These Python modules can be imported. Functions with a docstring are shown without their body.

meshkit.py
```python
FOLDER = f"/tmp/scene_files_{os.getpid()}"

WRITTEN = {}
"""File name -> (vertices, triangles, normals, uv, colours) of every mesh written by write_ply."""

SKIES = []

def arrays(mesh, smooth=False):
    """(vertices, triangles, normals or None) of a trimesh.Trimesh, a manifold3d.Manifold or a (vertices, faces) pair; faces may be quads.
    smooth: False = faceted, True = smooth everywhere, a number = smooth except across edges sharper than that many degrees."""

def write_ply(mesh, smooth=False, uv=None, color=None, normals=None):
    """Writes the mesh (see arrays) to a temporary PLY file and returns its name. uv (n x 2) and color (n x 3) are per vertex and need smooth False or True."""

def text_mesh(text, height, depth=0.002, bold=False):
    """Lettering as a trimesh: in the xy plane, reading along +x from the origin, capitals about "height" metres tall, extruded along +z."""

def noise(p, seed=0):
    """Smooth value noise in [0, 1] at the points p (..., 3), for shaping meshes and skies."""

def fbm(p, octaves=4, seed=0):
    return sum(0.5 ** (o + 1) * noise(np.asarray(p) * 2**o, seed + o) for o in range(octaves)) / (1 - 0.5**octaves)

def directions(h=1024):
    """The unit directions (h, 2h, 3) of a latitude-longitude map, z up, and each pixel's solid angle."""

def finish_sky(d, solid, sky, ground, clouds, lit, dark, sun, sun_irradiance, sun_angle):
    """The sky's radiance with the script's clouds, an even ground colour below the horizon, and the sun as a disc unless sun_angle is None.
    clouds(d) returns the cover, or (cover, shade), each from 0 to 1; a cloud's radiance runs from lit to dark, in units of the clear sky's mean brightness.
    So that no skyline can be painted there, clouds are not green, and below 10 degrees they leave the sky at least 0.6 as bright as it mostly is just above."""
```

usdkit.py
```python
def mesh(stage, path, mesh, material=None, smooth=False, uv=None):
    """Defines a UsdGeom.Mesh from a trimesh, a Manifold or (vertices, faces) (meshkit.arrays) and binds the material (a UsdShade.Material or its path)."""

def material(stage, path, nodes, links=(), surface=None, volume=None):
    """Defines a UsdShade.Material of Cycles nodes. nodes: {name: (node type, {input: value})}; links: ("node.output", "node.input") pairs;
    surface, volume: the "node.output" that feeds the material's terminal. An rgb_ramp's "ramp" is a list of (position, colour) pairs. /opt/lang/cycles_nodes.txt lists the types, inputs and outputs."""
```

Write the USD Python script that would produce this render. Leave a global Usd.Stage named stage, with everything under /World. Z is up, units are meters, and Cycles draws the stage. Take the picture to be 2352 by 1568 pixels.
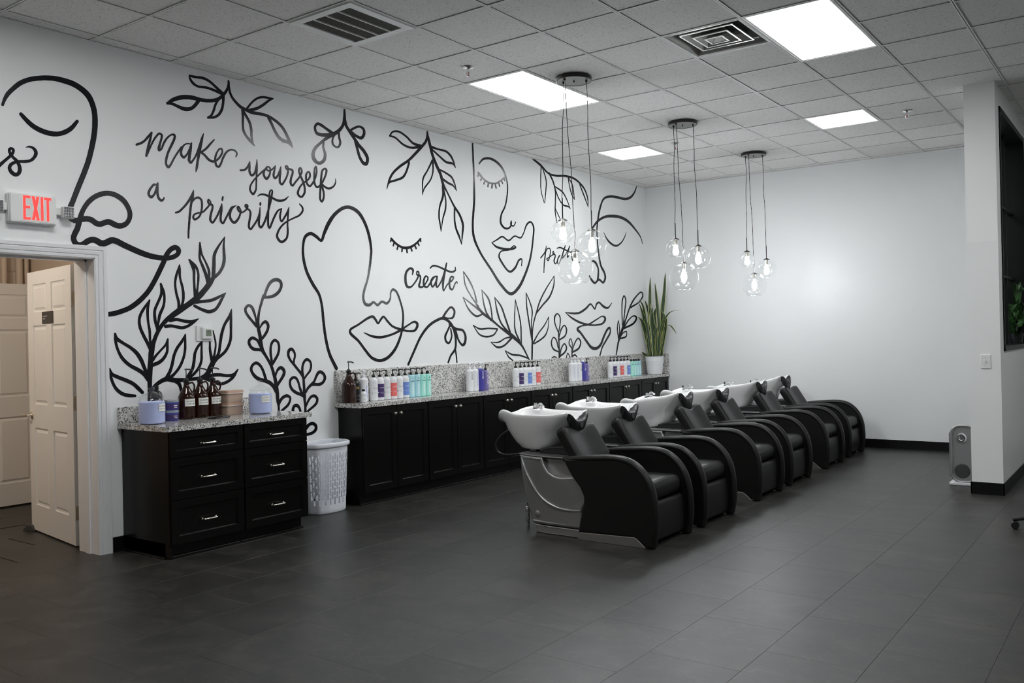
import math, random, numpy as np, trimesh, shapely, manifold3d, usdkit, meshkit
from shapely.geometry import Polygon, Point, box as sbox
from shapely.ops import unary_union
from pxr import Usd, UsdGeom, UsdLux, Gf, Sdf

stage = Usd.Stage.CreateInMemory()
UsdGeom.SetStageUpAxis(stage, 'Z')
UsdGeom.SetStageMetersPerUnit(stage, 1.0)
UsdGeom.Xform.Define(stage, '/World')
rng = random.Random(7)

# ------------------------------------------------------------------ camera, lights, exposure
F_PX, YAW, PITCH, ROLL = 2012.453, 0.610940, 0.002775, -0.021381
EYE = np.array([6.08855, 0.0, 1.44818]); PP = (78.988, -13.492)
FWD = np.array([-math.sin(YAW) * math.cos(PITCH), math.cos(YAW) * math.cos(PITCH), math.sin(PITCH)])
_r0 = np.array([math.cos(YAW), math.sin(YAW), 0.0]); _u0 = np.cross(_r0, FWD)
RIGHT = math.cos(ROLL) * _r0 + math.sin(ROLL) * _u0
UP = -math.sin(ROLL) * _r0 + math.cos(ROLL) * _u0
cam = UsdGeom.Camera.Define(stage, '/World/camera')
cam.CreateHorizontalApertureAttr(36.0); cam.CreateVerticalApertureAttr(24.0)
cam.CreateFocalLengthAttr(36.0 * F_PX / 2352)
cam.CreateHorizontalApertureOffsetAttr(-PP[0] * 36.0 / 2352)
cam.CreateVerticalApertureOffsetAttr(PP[1] * 36.0 / 2352)
cam.CreateClippingRangeAttr(Gf.Vec2f(0.05, 200))
m4 = np.eye(4); m4[0, :3], m4[1, :3], m4[2, :3], m4[3, :3] = RIGHT, UP, -FWD, EYE
cam.AddTransformOp().Set(Gf.Matrix4d(m4.tolist()))
cam.CreateExposureAttr(0.82)
PANEL = 9.0          # radiance of the ceiling panels
BULB = 85.0          # radiance of the pendant bulbs
AMBIENT = 0.0
# the back room behind the open door has a warm lamp of its own
lamp = UsdLux.SphereLight.Define(stage, '/World/back_room_lamp')
lamp.CreateRadiusAttr(0.10); lamp.CreateIntensityAttr(65.0); lamp.CreateColorAttr(Gf.Vec3f(1.0, 0.92, 0.82))
UsdGeom.XformCommonAPI(lamp).SetTranslate((-1.15, 1.9, 2.55))

HC, YB, T = 3.587, 11.270, 0.6096          # ceiling height, back wall, ceiling grid
GX, GY = 3.189, 5.640
XR, Y0 = 9.9, -4.2                         # right wall, front wall (behind the camera)

def px(P):
    d = np.asarray(P, float) - EYE; z = d @ FWD
    return np.stack([1176 + PP[0] + F_PX * (d @ RIGHT) / z, 784 + PP[1] - F_PX * (d @ UP) / z, z], -1)
def in_view(pts, m=80):
    p = px(pts); ok = p[:, 2] > 0.2
    if not ok.any(): return False
    p = p[ok]
    return p[:, 0].max() > -m and p[:, 0].min() < 2352 + m and p[:, 1].max() > -m and p[:, 1].min() < 1568 + m

# ------------------------------------------------------------------ materials
LOOKS = '/World/Looks'
UsdGeom.Scope.Define(stage, LOOKS)
def M(name, nodes, links, surface='p.BSDF'): return usdkit.material(stage, f'{LOOKS}/{name}', nodes, links, surface=surface)
def plain(name, color, rough=0.5, metal=0.0, spec=0.5, coat=0.0, **k):
    return M(name, {'p': ('principled_bsdf', dict(base_color=color, roughness=rough, metallic=metal, specular_ior_level=spec, coat_weight=coat, **k))}, [])
def bumpy(name, color, rough, scale, strength, dist=0.002, metal=0.0, detail=3.0, var=0.0, spec=0.5):
    n = {'t': ('texture_coordinate', {}), 'n': ('noise_texture', dict(scale=scale, detail=detail)), 'b': ('bump', dict(strength=strength, distance=dist)),
         'p': ('principled_bsdf', dict(base_color=color, roughness=rough, metallic=metal, specular_ior_level=spec))}
    l = [('t.object', 'n.vector'), ('n.fac', 'b.height'), ('b.normal', 'p.normal')]
    if var:
        n['r'] = ('rgb_ramp', {'ramp': [(0.3, [c * (1 - var) for c in color]), (0.7, [min(1, c * (1 + var)) for c in color])]})
        l += [('n.fac', 'r.fac'), ('r.color', 'p.base_color')]
    return M(name, n, l)
def glow(name, color, strength): return M(name, {'e': ('emission', dict(color=color, strength=strength))}, [], 'e.emission')
def pane(name, tint, lo=0.035, hi=0.65, rough=0.0):
    """thin clear glass: mostly see-through, mirror-like towards grazing angles, the same from both sides"""
    return M(name, {'t': ('transparent_bsdf', dict(color=tint)), 'g': ('glossy_bsdf', dict(color=(1, 1, 1), roughness=rough)), 'f': ('layer_weight', dict(blend=0.5)), 'q': ('math', dict(math_type='power', value2=4.5)),
                    'r': ('map_range', dict(to_min=lo, to_max=hi)), 'm': ('mix_closure', {})},
             [('f.facing', 'q.value1'), ('q.value', 'r.value'), ('r.result', 'm.fac'), ('t.BSDF', 'm.closure1'), ('g.BSDF', 'm.closure2')], 'm.closure')

wall_white = bumpy('wall_white', (0.84, 0.85, 0.85), 0.42, 60, 0.08, 0.002)
wall_tan = bumpy('wall_tan', (0.62, 0.52, 0.42), 0.6, 40, 0.1)
trim_white = plain('trim_white', (0.82, 0.82, 0.83), 0.3)
door_white = bumpy('door_white', (0.80, 0.79, 0.77), 0.35, 90, 0.05)
fresh_paint = bumpy('fresh_paint', (0.88, 0.885, 0.88), 0.42, 60, 0.08)
mural_paint = plain('mural_paint', (0.006, 0.006, 0.009), 0.22, spec=0.32)
base_black = plain('base_black', (0.004, 0.004, 0.0045), 0.4, spec=0.25)
grid_metal = plain('grid_metal', (0.86, 0.855, 0.84), 0.45)
ceiling_dark = plain('ceiling_dark', (0.10, 0.10, 0.10), 0.9)
tile_mat = M('ceiling_tile', {
    'g': ('geometry', {}), 'n': ('noise_texture', dict(scale=95.0, detail=2.0, roughness=0.6, distortion=1.2)), 'n2': ('noise_texture', dict(scale=22.0, detail=3.0)),
    'r': ('rgb_ramp', {'ramp': [(0.0, (0.30, 0.295, 0.285)), (0.33, (0.44, 0.43, 0.415)), (0.41, (0.84, 0.83, 0.81)), (1.0, (0.88, 0.87, 0.85))]}),
    'o': ('object_info', {}), 'mr': ('map_range', dict(from_min=0.0, from_max=1.0, to_min=0.95, to_max=1.04)),
    'c': ('combine_color', {}), 'mx': ('mix_color', dict(blend_type='multiply', fac=1.0)),
    'b': ('bump', dict(strength=0.5, distance=0.003)), 'p': ('principled_bsdf', dict(roughness=0.95, specular_ior_level=0.1))},
    [('g.position', 'n.vector'), ('g.position', 'n2.vector'), ('n.fac', 'r.fac'), ('o.random', 'mr.value'), ('mr.result', 'c.r'), ('mr.result', 'c.g'), ('mr.result', 'c.b'),
     ('r.color', 'mx.a'), ('c.color', 'mx.b'), ('mx.result', 'p.base_color'), ('n.fac', 'b.height'), ('b.normal', 'p.normal')])
floor_mat = M('floor_vinyl', {
    'g': ('geometry', {}), 'o': ('object_info', {}), 'sc': ('vector_math', dict(math_type='scale', vector1=(7.0, 3.0, 11.0), scale=1.0)), 'av': ('vector_math', dict(math_type='add')),
    'mp': ('mapping', dict(scale=(1.0, 1.7, 1.0))),
    'n': ('noise_texture', dict(scale=2.6, detail=6.0, roughness=0.62, distortion=0.8)), 'n2': ('noise_texture', dict(scale=14.0, detail=5.0, roughness=0.7, distortion=1.5)),
    'r': ('rgb_ramp', {'ramp': [(0.28, (0.011, 0.011, 0.0105)), (0.5, (0.019, 0.0185, 0.017)), (0.72, (0.036, 0.034, 0.030))]}),
    'r2': ('rgb_ramp', {'ramp': [(0.54, (0, 0, 0)), (0.74, (0.030, 0.027, 0.022))]}),
    'ad': ('mix_color', dict(blend_type='add', fac=1.0)), 'mr': ('map_range', dict(to_min=0.86, to_max=1.16)), 'c': ('combine_color', {}), 'mx': ('mix_color', dict(blend_type='multiply', fac=1.0)),
    'b': ('bump', dict(strength=0.25, distance=0.0015)), 'p': ('principled_bsdf', dict(roughness=0.40, specular_ior_level=0.5))},
    [('o.random', 'sc.scale'), ('g.position', 'av.vector1'), ('sc.vector', 'av.vector2'), ('av.vector', 'mp.vector'), ('mp.vector', 'n.vector'), ('mp.vector', 'n2.vector'),
     ('n.fac', 'r.fac'), ('n2.fac', 'r2.fac'), ('r.color', 'ad.a'), ('r2.color', 'ad.b'), ('ad.result', 'mx.a'), ('o.random', 'mr.value'), ('mr.result', 'c.r'), ('mr.result', 'c.g'), ('mr.result', 'c.b'),
     ('c.color', 'mx.b'), ('mx.result', 'p.base_color'), ('n2.fac', 'b.height'), ('b.normal', 'p.normal')])
granite = M('granite', {
    'g': ('geometry', {}), 'v': ('voronoi_texture', dict(scale=125.0, randomness=1.0)), 'n': ('noise_texture', dict(scale=120.0, detail=3.0, roughness=0.7)), 'n2': ('noise_texture', dict(scale=38.0, detail=2.0)),
    's': ('separate_color', {}), 'r': ('rgb_ramp', {'ramp': [(0.0, (0.03, 0.03, 0.03)), (0.12, (0.14, 0.135, 0.13)), (0.24, (0.36, 0.35, 0.33)), (0.5, (0.56, 0.55, 0.53)), (0.78, (0.70, 0.69, 0.67)), (1.0, (0.82, 0.82, 0.80))]}),
    'r2': ('rgb_ramp', {'ramp': [(0.33, (0.05, 0.05, 0.05)), (0.42, (1, 1, 1))]}), 'mx': ('mix_color', dict(blend_type='multiply', fac=0.9)),
    'p': ('principled_bsdf', dict(roughness=0.09, specular_ior_level=0.5))},
    [('g.position', 'v.vector'), ('g.position', 'n.vector'), ('g.position', 'n2.vector'), ('v.color', 's.color'), ('s.r', 'r.fac'), ('n.fac', 'r2.fac'), ('r.color', 'mx.a'), ('r2.color', 'mx.b'), ('mx.result', 'p.base_color')])
cab_black = bumpy('cabinet_black', (0.0045, 0.0042, 0.004), 0.26, 30, 0.03, 0.001, spec=0.22)
nickel = plain('brushed_nickel', (0.78, 0.74, 0.66), 0.25, 1.0)
chrome = plain('chrome', (0.85, 0.85, 0.86), 0.08, 1.0)
silver = bumpy('silver_shell', (0.34, 0.34, 0.34), 0.38, 260, 0.05, 0.001, metal=0.75, var=0.08)
plinth_metal = plain('plinth_metal', (0.40, 0.39, 0.37), 0.35, 0.9)
leather = bumpy('black_vinyl', (0.006, 0.0058, 0.0056), 0.40, 420, 0.18, 0.001, spec=0.36)
rubber = plain('black_rubber', (0.010, 0.010, 0.011), 0.4)
grey_rubber = plain('grey_rubber', (0.05, 0.05, 0.05), 0.45)
ceramic = plain('white_ceramic', (0.86, 0.86, 0.86), 0.12, coat=0.5, coat_roughness=0.04)
plastic_black = plain('plastic_black', (0.010, 0.010, 0.012), 0.3)
plastic_white = plain('plastic_white', (0.80, 0.81, 0.83), 0.32)
basket_white = plain('basket_white', (0.78, 0.80, 0.86), 0.38)
device_white = plain('device_white', (0.78, 0.79, 0.78), 0.35)
metal_dark = plain('dark_bronze', (0.035, 0.033, 0.031), 0.35, 0.6)
canopy_face = plain('canopy_face', (0.22, 0.22, 0.215), 0.35, 0.8)
clear_glass = pane('clear_glass', (0.985, 0.99, 0.99), 0.03, 0.55)
thick_glass = pane('thick_glass', (0.95, 0.96, 0.965), 0.05, 0.6)
window_glass = pane('window_glass', (0.92, 0.95, 0.935), 0.06, 0.7)
amber = M('amber_glass', {'p': ('principled_bsdf', dict(base_color=(0.022, 0.006, 0.002), roughness=0.06, specular_ior_level=0.5))}, [])
powder = bumpy('lavender_powder', (0.50, 0.56, 0.86), 0.8, 200, 0.15)
paper = plain('paper_label', (0.82, 0.82, 0.78), 0.6)
ink = plain('black_ink', (0.03, 0.03, 0.03), 0.6)
ink_grey = plain('grey_ink', (0.42, 0.42, 0.45), 0.6)
ink_white = plain('white_ink', (0.85, 0.85, 0.86), 0.5)
gold = plain('gold_ink', (0.75, 0.48, 0.10), 0.35, 0.4)
lab_purple = plain('label_purple', (0.060, 0.035, 0.135), 0.35)
lab_coral = plain('label_coral', (0.80, 0.16, 0.15), 0.35)
lab_blue = plain('label_blue', (0.16, 0.27, 0.66), 0.35)
lab_lav = plain('label_lavender', (0.50, 0.55, 0.80), 0.35)
teal_b = plain('bottle_pale_blue', (0.46, 0.76, 0.82), 0.3)
teal_g = plain('bottle_mint', (0.42, 0.84, 0.74), 0.3)
teal_lab = plain('label_pale_mint', (0.66, 0.86, 0.86), 0.4)
violet = plain('bottle_violet', (0.060, 0.055, 0.33), 0.25)
mauve = plain('bottle_mauve', (0.20, 0.17, 0.40), 0.22)
tub_blue = plain('tub_blue', (0.055, 0.07, 0.33), 0.2)
lid_silver = plain('tub_lid_silver', (0.45, 0.48, 0.54), 0.3, 0.6)
beige_box = plain('beige_container', (0.50, 0.37, 0.29), 0.4)
beige_lid = plain('beige_lid', (0.55, 0.38, 0.28), 0.45)
exit_red = glow('exit_red', (1.0, 0.055, 0.05), 1.1)
led_head = plain('led_reflector', (0.72, 0.72, 0.74), 0.18, 0.9)
screen_lcd = plain('lcd_screen', (0.20, 0.24, 0.18), 0.25)
panel_glow = glow('panel_glow', (0.985, 1.0, 0.995), PANEL)
bulb_glow = glow('bulb_glow', (0.93, 0.96, 1.0), BULB)
leaf_mat = M('snake_leaf', {
    't': ('texture_coordinate', {}), 's': ('separate_xyz', {}), 'a': ('math', dict(math_type='subtract', value2=0.5)), 'b': ('math', dict(math_type='absolute')),
    'e': ('rgb_ramp', {'ramp': [(0.34, (0, 0, 0)), (0.40, (1, 1, 1))]}), 'n': ('noise_texture', dict(scale=9.0, detail=2.0)), 'mp': ('mapping', dict(scale=(0.6, 9.0, 1.0))),
    'r': ('rgb_ramp', {'ramp': [(0.35, (0.010, 0.028, 0.012)), (0.62, (0.035, 0.075, 0.028))]}), 'mx': ('mix_color', dict(b=(0.42, 0.44, 0.13))),
    'p': ('principled_bsdf', dict(roughness=0.38))},
    [('t.UV', 's.vector'), ('s.x', 'a.value1'), ('a.value', 'b.value1'), ('b.value', 'e.fac'), ('t.UV', 'mp.vector'), ('mp.vector', 'n.vector'), ('n.fac', 'r.fac'), ('r.color', 'mx.a'), ('e.color', 'mx.fac'), ('mx.result', 'p.base_color')])
leaf_green = bumpy('broad_leaf', (0.03, 0.085, 0.022), 0.35, 20, 0.2, var=0.5)
soil = bumpy('soil', (0.02, 0.014, 0.010), 0.9, 120, 0.6)

# ------------------------------------------------------------------ scene helpers
used = {}
def free(parent, name):
    k = (str(parent), name); n = used.get(k, -1) + 1; used[k] = n
    return f'{parent}/{name}' if n == 0 else f'{parent}/{name}_{n:03d}'
def tags(prim, **k):
    for a, b in k.items():
        if b: prim.SetCustomDataByKey(a, b)
def obj(name, mesh, material, parent='/World', smooth=30, uv=None, **k):
    path = free(parent, name)
    m = usdkit.mesh(stage, path, mesh, material, smooth=smooth, uv=uv)
    tags(m.GetPrim(), **k)
    return path
def thing(name, label, category, loc=(0, 0, 0), rotz=0.0, group=None, kind=None):
    path = free('/World', name)
    x = UsdGeom.Xform.Define(stage, path)
    x.AddTranslateOp().Set(Gf.Vec3d(*map(float, loc)))
    if rotz: x.AddRotateZOp().Set(float(rotz))
    tags(x.GetPrim(), label=label, category=category, group=group, kind=kind)
    return path
def copy(src, label, loc, rotz=0.0, group=None, instanceable=True):
    was = stage.GetPrimAtPath(src).GetCustomData()
    name = src.rpartition('/')[2]
    if name[-4:-3] == '_' and name[-3:].isdigit(): name = name[:-4]
    path = free('/World', name)
    x = UsdGeom.Xform.Define(stage, path)
    x.GetPrim().GetReferences().AddInternalReference(src)
    x.ClearXformOpOrder()
    t = x.GetPrim().GetAttribute('xformOp:translate')
    op = UsdGeom.XformOp(t) if t and t.IsValid() else x.AddTranslateOp()
    op.Set(Gf.Vec3d(*map(float, loc))); order = [op]
    if rotz:
        r = x.GetPrim().GetAttribute('xformOp:rotateZ')
        ro = UsdGeom.XformOp(r) if r and r.IsValid() else x.AddRotateZOp()
        ro.Set(float(rotz)); order.append(ro)
    x.SetXformOpOrder(order)
    tags(x.GetPrim(), label=label, category=was['category'], group=group or was.get('group'))
    if instanceable: x.GetPrim().SetInstanceable(True)
    return path
def struct(name, **k):
    path = free('/World', name); x = UsdGeom.Xform.Define(stage, path); tags(x.GetPrim(), kind='structure', **k); return path
def cat(*ms): return trimesh.util.concatenate([m for g in ms for m in (g if isinstance(g, (list, tuple)) else [g])])
def bx(x0, x1, y0, y1, z0, z1):
    m = trimesh.creation.box((x1 - x0, y1 - y0, z1 - z0)); m.apply_translation(((x0 + x1) / 2, (y0 + y1) / 2, (z0 + z1) / 2)); return m
def cbx(x0, x1, y0, y1, z0, z1, c=0.003):
    """box with chamfered edges"""
    pts = []
    for sx, X in ((1, x0), (-1, x1)):
        for sy, Y in ((1, y0), (-1, y1)):
            for sz, Z in ((1, z0), (-1, z1)):
                pts += [(X, Y + sy * c, Z + sz * c), (X + sx * c, Y, Z + sz * c), (X + sx * c, Y + sy * c, Z)]
    return trimesh.Trimesh(*_hull(pts))
def _hull(pts):
    h = trimesh.convex.convex_hull(np.array(pts)); return h.vertices, h.faces
def man(m): return trimesh.Trimesh(m.to_mesh().vert_properties[:, :3], m.to_mesh().tri_verts, process=False)
def rbox(sx, sy, sz, r, refine=0.0, seg=12):
    s = manifold3d.Manifold.sphere(r, seg); a, b, c = sx / 2 - r, sy / 2 - r, sz / 2 - r
    m = manifold3d.Manifold.batch_hull([s.translate((x, y, z)) for x in (-a, a) for y in (-b, b) for z in (-c, c)])
    if refine: m = m.refine_to_length(refine)
    return man(m)
def tube(pts, r, sides=10, caps=True, closed=False):
    p = np.asarray(pts, float); n = len(p)
    rr = np.broadcast_to(np.asarray(r, float), (n,))
    t = np.gradient(p, axis=0) if not closed else np.roll(p, -1, 0) - np.roll(p, 1, 0)
    t /= np.linalg.norm(t, axis=1, keepdims=True) + 1e-12
    a = np.cross(t[0], [0, 0, 1.0]); a = a if np.linalg.norm(a) > 0.05 else np.cross(t[0], [1.0, 0, 0]); a /= np.linalg.norm(a)
    V = []
    ang = np.arange(sides) * 2 * np.pi / sides
    for i in range(n):
        a = a - t[i] * (a @ t[i]); a /= np.linalg.norm(a); b = np.cross(t[i], a)
        V.append(p[i] + rr[i] * (np.cos(ang)[:, None] * a + np.sin(ang)[:, None] * b))
    V = np.vstack(V); Fc = []
    for i in range(n - 1 + closed):
        for j in range(sides):
            q = [i * sides + j, i * sides + (j + 1) % sides, ((i + 1) % n) * sides + (j + 1) % sides, ((i + 1) % n) * sides + j]
            Fc += [[q[0], q[1], q[2]], [q[0], q[2], q[3]]]
    if caps and not closed:
        for k, base in ((0, 0), (1, (n - 1) * sides)):
            for j in range(1, sides - 1): Fc.append([base, base + j + 1, base + j] if k == 0 else [base, base + j, base + j + 1])
    return trimesh.Trimesh(V, Fc, process=False)
def lathe(prof, n=32):
    p = np.asarray(prof, float); ang = np.arange(n) * 2 * np.pi / n
    V = np.stack([p[:, None, 0] * np.cos(ang), p[:, None, 0] * np.sin(ang), np.broadcast_to(p[:, None, 1], (len(p), n))], -1).reshape(-1, 3); Fc = []
    for i in range(len(p) - 1):
        for j in range(n):
            a, b, c, d = i * n + j, i * n + (j + 1) % n, (i + 1) * n + (j + 1) % n, (i + 1) * n + j
            if p[i, 0] > 1e-6: Fc.append([a, b, c])
            if p[i + 1, 0] > 1e-6: Fc.append([a, c, d])
    return trimesh.Trimesh(V, Fc, process=False)
def spline(pts, n=10):
    """centripetal Catmull-Rom through the points"""
    p = np.asarray(pts, float)
    if len(p) < 3: return p
    q = np.vstack([2 * p[0] - p[1], p, 2 * p[-1] - p[-2]]); out = []
    kd = min(3, p.shape[1]); kd = 2 if p.shape[1] == 3 and False else kd
    for i in range(1, len(q) - 2):
        P = q[i - 1:i + 3]; t = [0.0]
        for k in range(3): t.append(t[-1] + max(np.linalg.norm((P[k + 1] - P[k])[:kd]) ** 0.5, 1e-4))
        for s in np.linspace(t[1], t[2], n, endpoint=False):
            A = [(t[k + 1] - s) / (t[k + 1] - t[k]) * P[k] + (s - t[k]) / (t[k + 1] - t[k]) * P[k + 1] for k in range(3)]
            B = [(t[k + 2] - s) / (t[k + 2] - t[k]) * A[k] + (s - t[k]) / (t[k + 2] - t[k]) * A[k + 1] for k in range(2)]
            out.append((t[2] - s) / (t[2] - t[1]) * B[0] + (s - t[1]) / (t[2] - t[1]) * B[1])
    out.append(p[-1]); return np.array(out)
def extr(poly, h):
    """shapely polygon(s) in xy extruded along +z"""
    return cat([trimesh.creation.extrude_polygon(g, h, engine='earcut') for g in getattr(poly, 'geoms', [poly]) if g.area > 1e-9])
def remap(m, f):
    m = m.copy(); m.vertices = np.column_stack(f(*m.vertices.T)); return m
def xz(poly, y0, y1):
    """polygon in (x, z) extruded from y0 to y1"""
    m = extr(poly, y1 - y0); return remap(m, lambda a, b, c: (a, y1 - c, b))
def yz(poly, x0, x1):
    """polygon in (y, z) extruded from x0 to x1"""
    m = extr(poly, x1 - x0); return remap(m, lambda a, b, c: (x0 + c, a, b))
def loft(rings, cap0=True, cap1=True):
    R = np.asarray(rings, float); k, n = R.shape[:2]; V = R.reshape(-1, 3); Fc = []
    for i in range(k - 1):
        for j in range(n):
            a, b, c, d = i * n + j, i * n + (j + 1) % n, (i + 1) * n + (j + 1) % n, (i + 1) * n + j
            Fc += [[a, b, c], [a, c, d]]
    V = list(V)
    for on, i in ((cap0, 0), (cap1, k - 1)):
        if on:
            V.append(R[i].mean(0)); c = len(V) - 1
            for j in range(n):
                a, b = i * n + j, i * n + (j + 1) % n
                Fc.append([c, b, a] if i == 0 else [c, a, b])
    return trimesh.Trimesh(np.array(V), Fc, process=False)
def puff_xz(pts, y0, y1, r):
    """closed profile in (x, z), extruded along y with rounded edges of radius r"""
    p = np.asarray(pts, float)
    if Polygon(p).exterior.is_ccw is False: p = p[::-1]
    d = np.roll(p, -1, 0) - np.roll(p, 1, 0); d /= np.linalg.norm(d, axis=1, keepdims=True)
    nrm = np.stack([-d[:, 1], d[:, 0]], 1)      # inward for ccw
    rings = []
    for a in np.linspace(0, math.pi / 2, 5): rings.append((y0 + r * (1 - math.sin(a)), r * (1 - math.cos(math.pi / 2 - a)) ) )
    prof = [(y0 + r * (1 - math.cos(a)), r * (1 - math.sin(a))) for a in np.linspace(0, math.pi / 2, 5)] + [(y1 - r * (1 - math.cos(a)), r * (1 - math.sin(a))) for a in np.linspace(math.pi / 2, 0, 5)]
    R = []
    for y, ins in prof:
        q = p + nrm * ins; R.append(np.column_stack([q[:, 0], np.full(len(q), y), q[:, 1]]))
    side = loft(R, False, False); side.invert()
    caps = []
    for k in (0, -1):
        q = R[k][:, [0, 2]]; v, f = trimesh.creation.triangulate_polygon(Polygon(q).buffer(0), engine='earcut')
        v3 = np.column_stack([v[:, 0], np.full(len(v), R[k][0, 1]), v[:, 1]])
        c = trimesh.Trimesh(v3, f if k == 0 else f[:, ::-1], process=False); 
        if (c.face_normals[0, 1] > 0) == (k == 0): c.invert()
        caps.append(c)
    return cat(side, caps)
def txt(s, h, depth=0.0006, bold=False): return meshkit.text_mesh(s, h, depth, bold)
def wrap(m, r, ang, z, center=True):
    """flat lettering (x right, y up) wrapped on a vertical cylinder of radius r around the heading ang (degrees)"""
    m = m.copy(); v = m.vertices.copy()
    if center: v[:, 0] -= (v[:, 0].min() + v[:, 0].max()) / 2
    a = math.radians(ang) + v[:, 0] / r; rr = r + v[:, 2]
    m.vertices = np.column_stack([rr * np.cos(a), rr * np.sin(a), z + v[:, 1]]); return m
def patch(r, a0, a1, z0, z1, t=0.0005, n=14):
    """thin label on a cylinder"""
    a = np.radians(np.linspace(a0, a1, n)); V = []
    for rr, z in ((r, z0), (r + t, z0), (r + t, z1), (r, z1)): V.append(np.column_stack([rr * np.cos(a), rr * np.sin(a), np.full(n, z)]))
    V = np.array(V); vs = V.reshape(-1, 3); Fc = []
    for k in range(4):
        for j in range(n - 1):
            q = [k * n + j, k * n + j + 1, ((k + 1) % 4) * n + j + 1, ((k + 1) % 4) * n + j]; Fc += [[q[0], q[1], q[2]], [q[0], q[2], q[3]]]
    for j in (0, n - 1): Fc += [[j, n + j, 2 * n + j], [j, 2 * n + j, 3 * n + j]]
    return trimesh.Trimesh(vs, Fc, process=False)
def moved(m, x=0, y=0, z=0, rz=0.0):
    m = m.copy()
    if rz: m.apply_transform(trimesh.transformations.rotation_matrix(math.radians(rz), [0, 0, 1]))
    m.apply_translation((x, y, z)); return m
def cyl(r, h, n=24, z=0.0): return lathe([(0, z), (r, z), (r, z + h), (0, z + h)], n)

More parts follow.
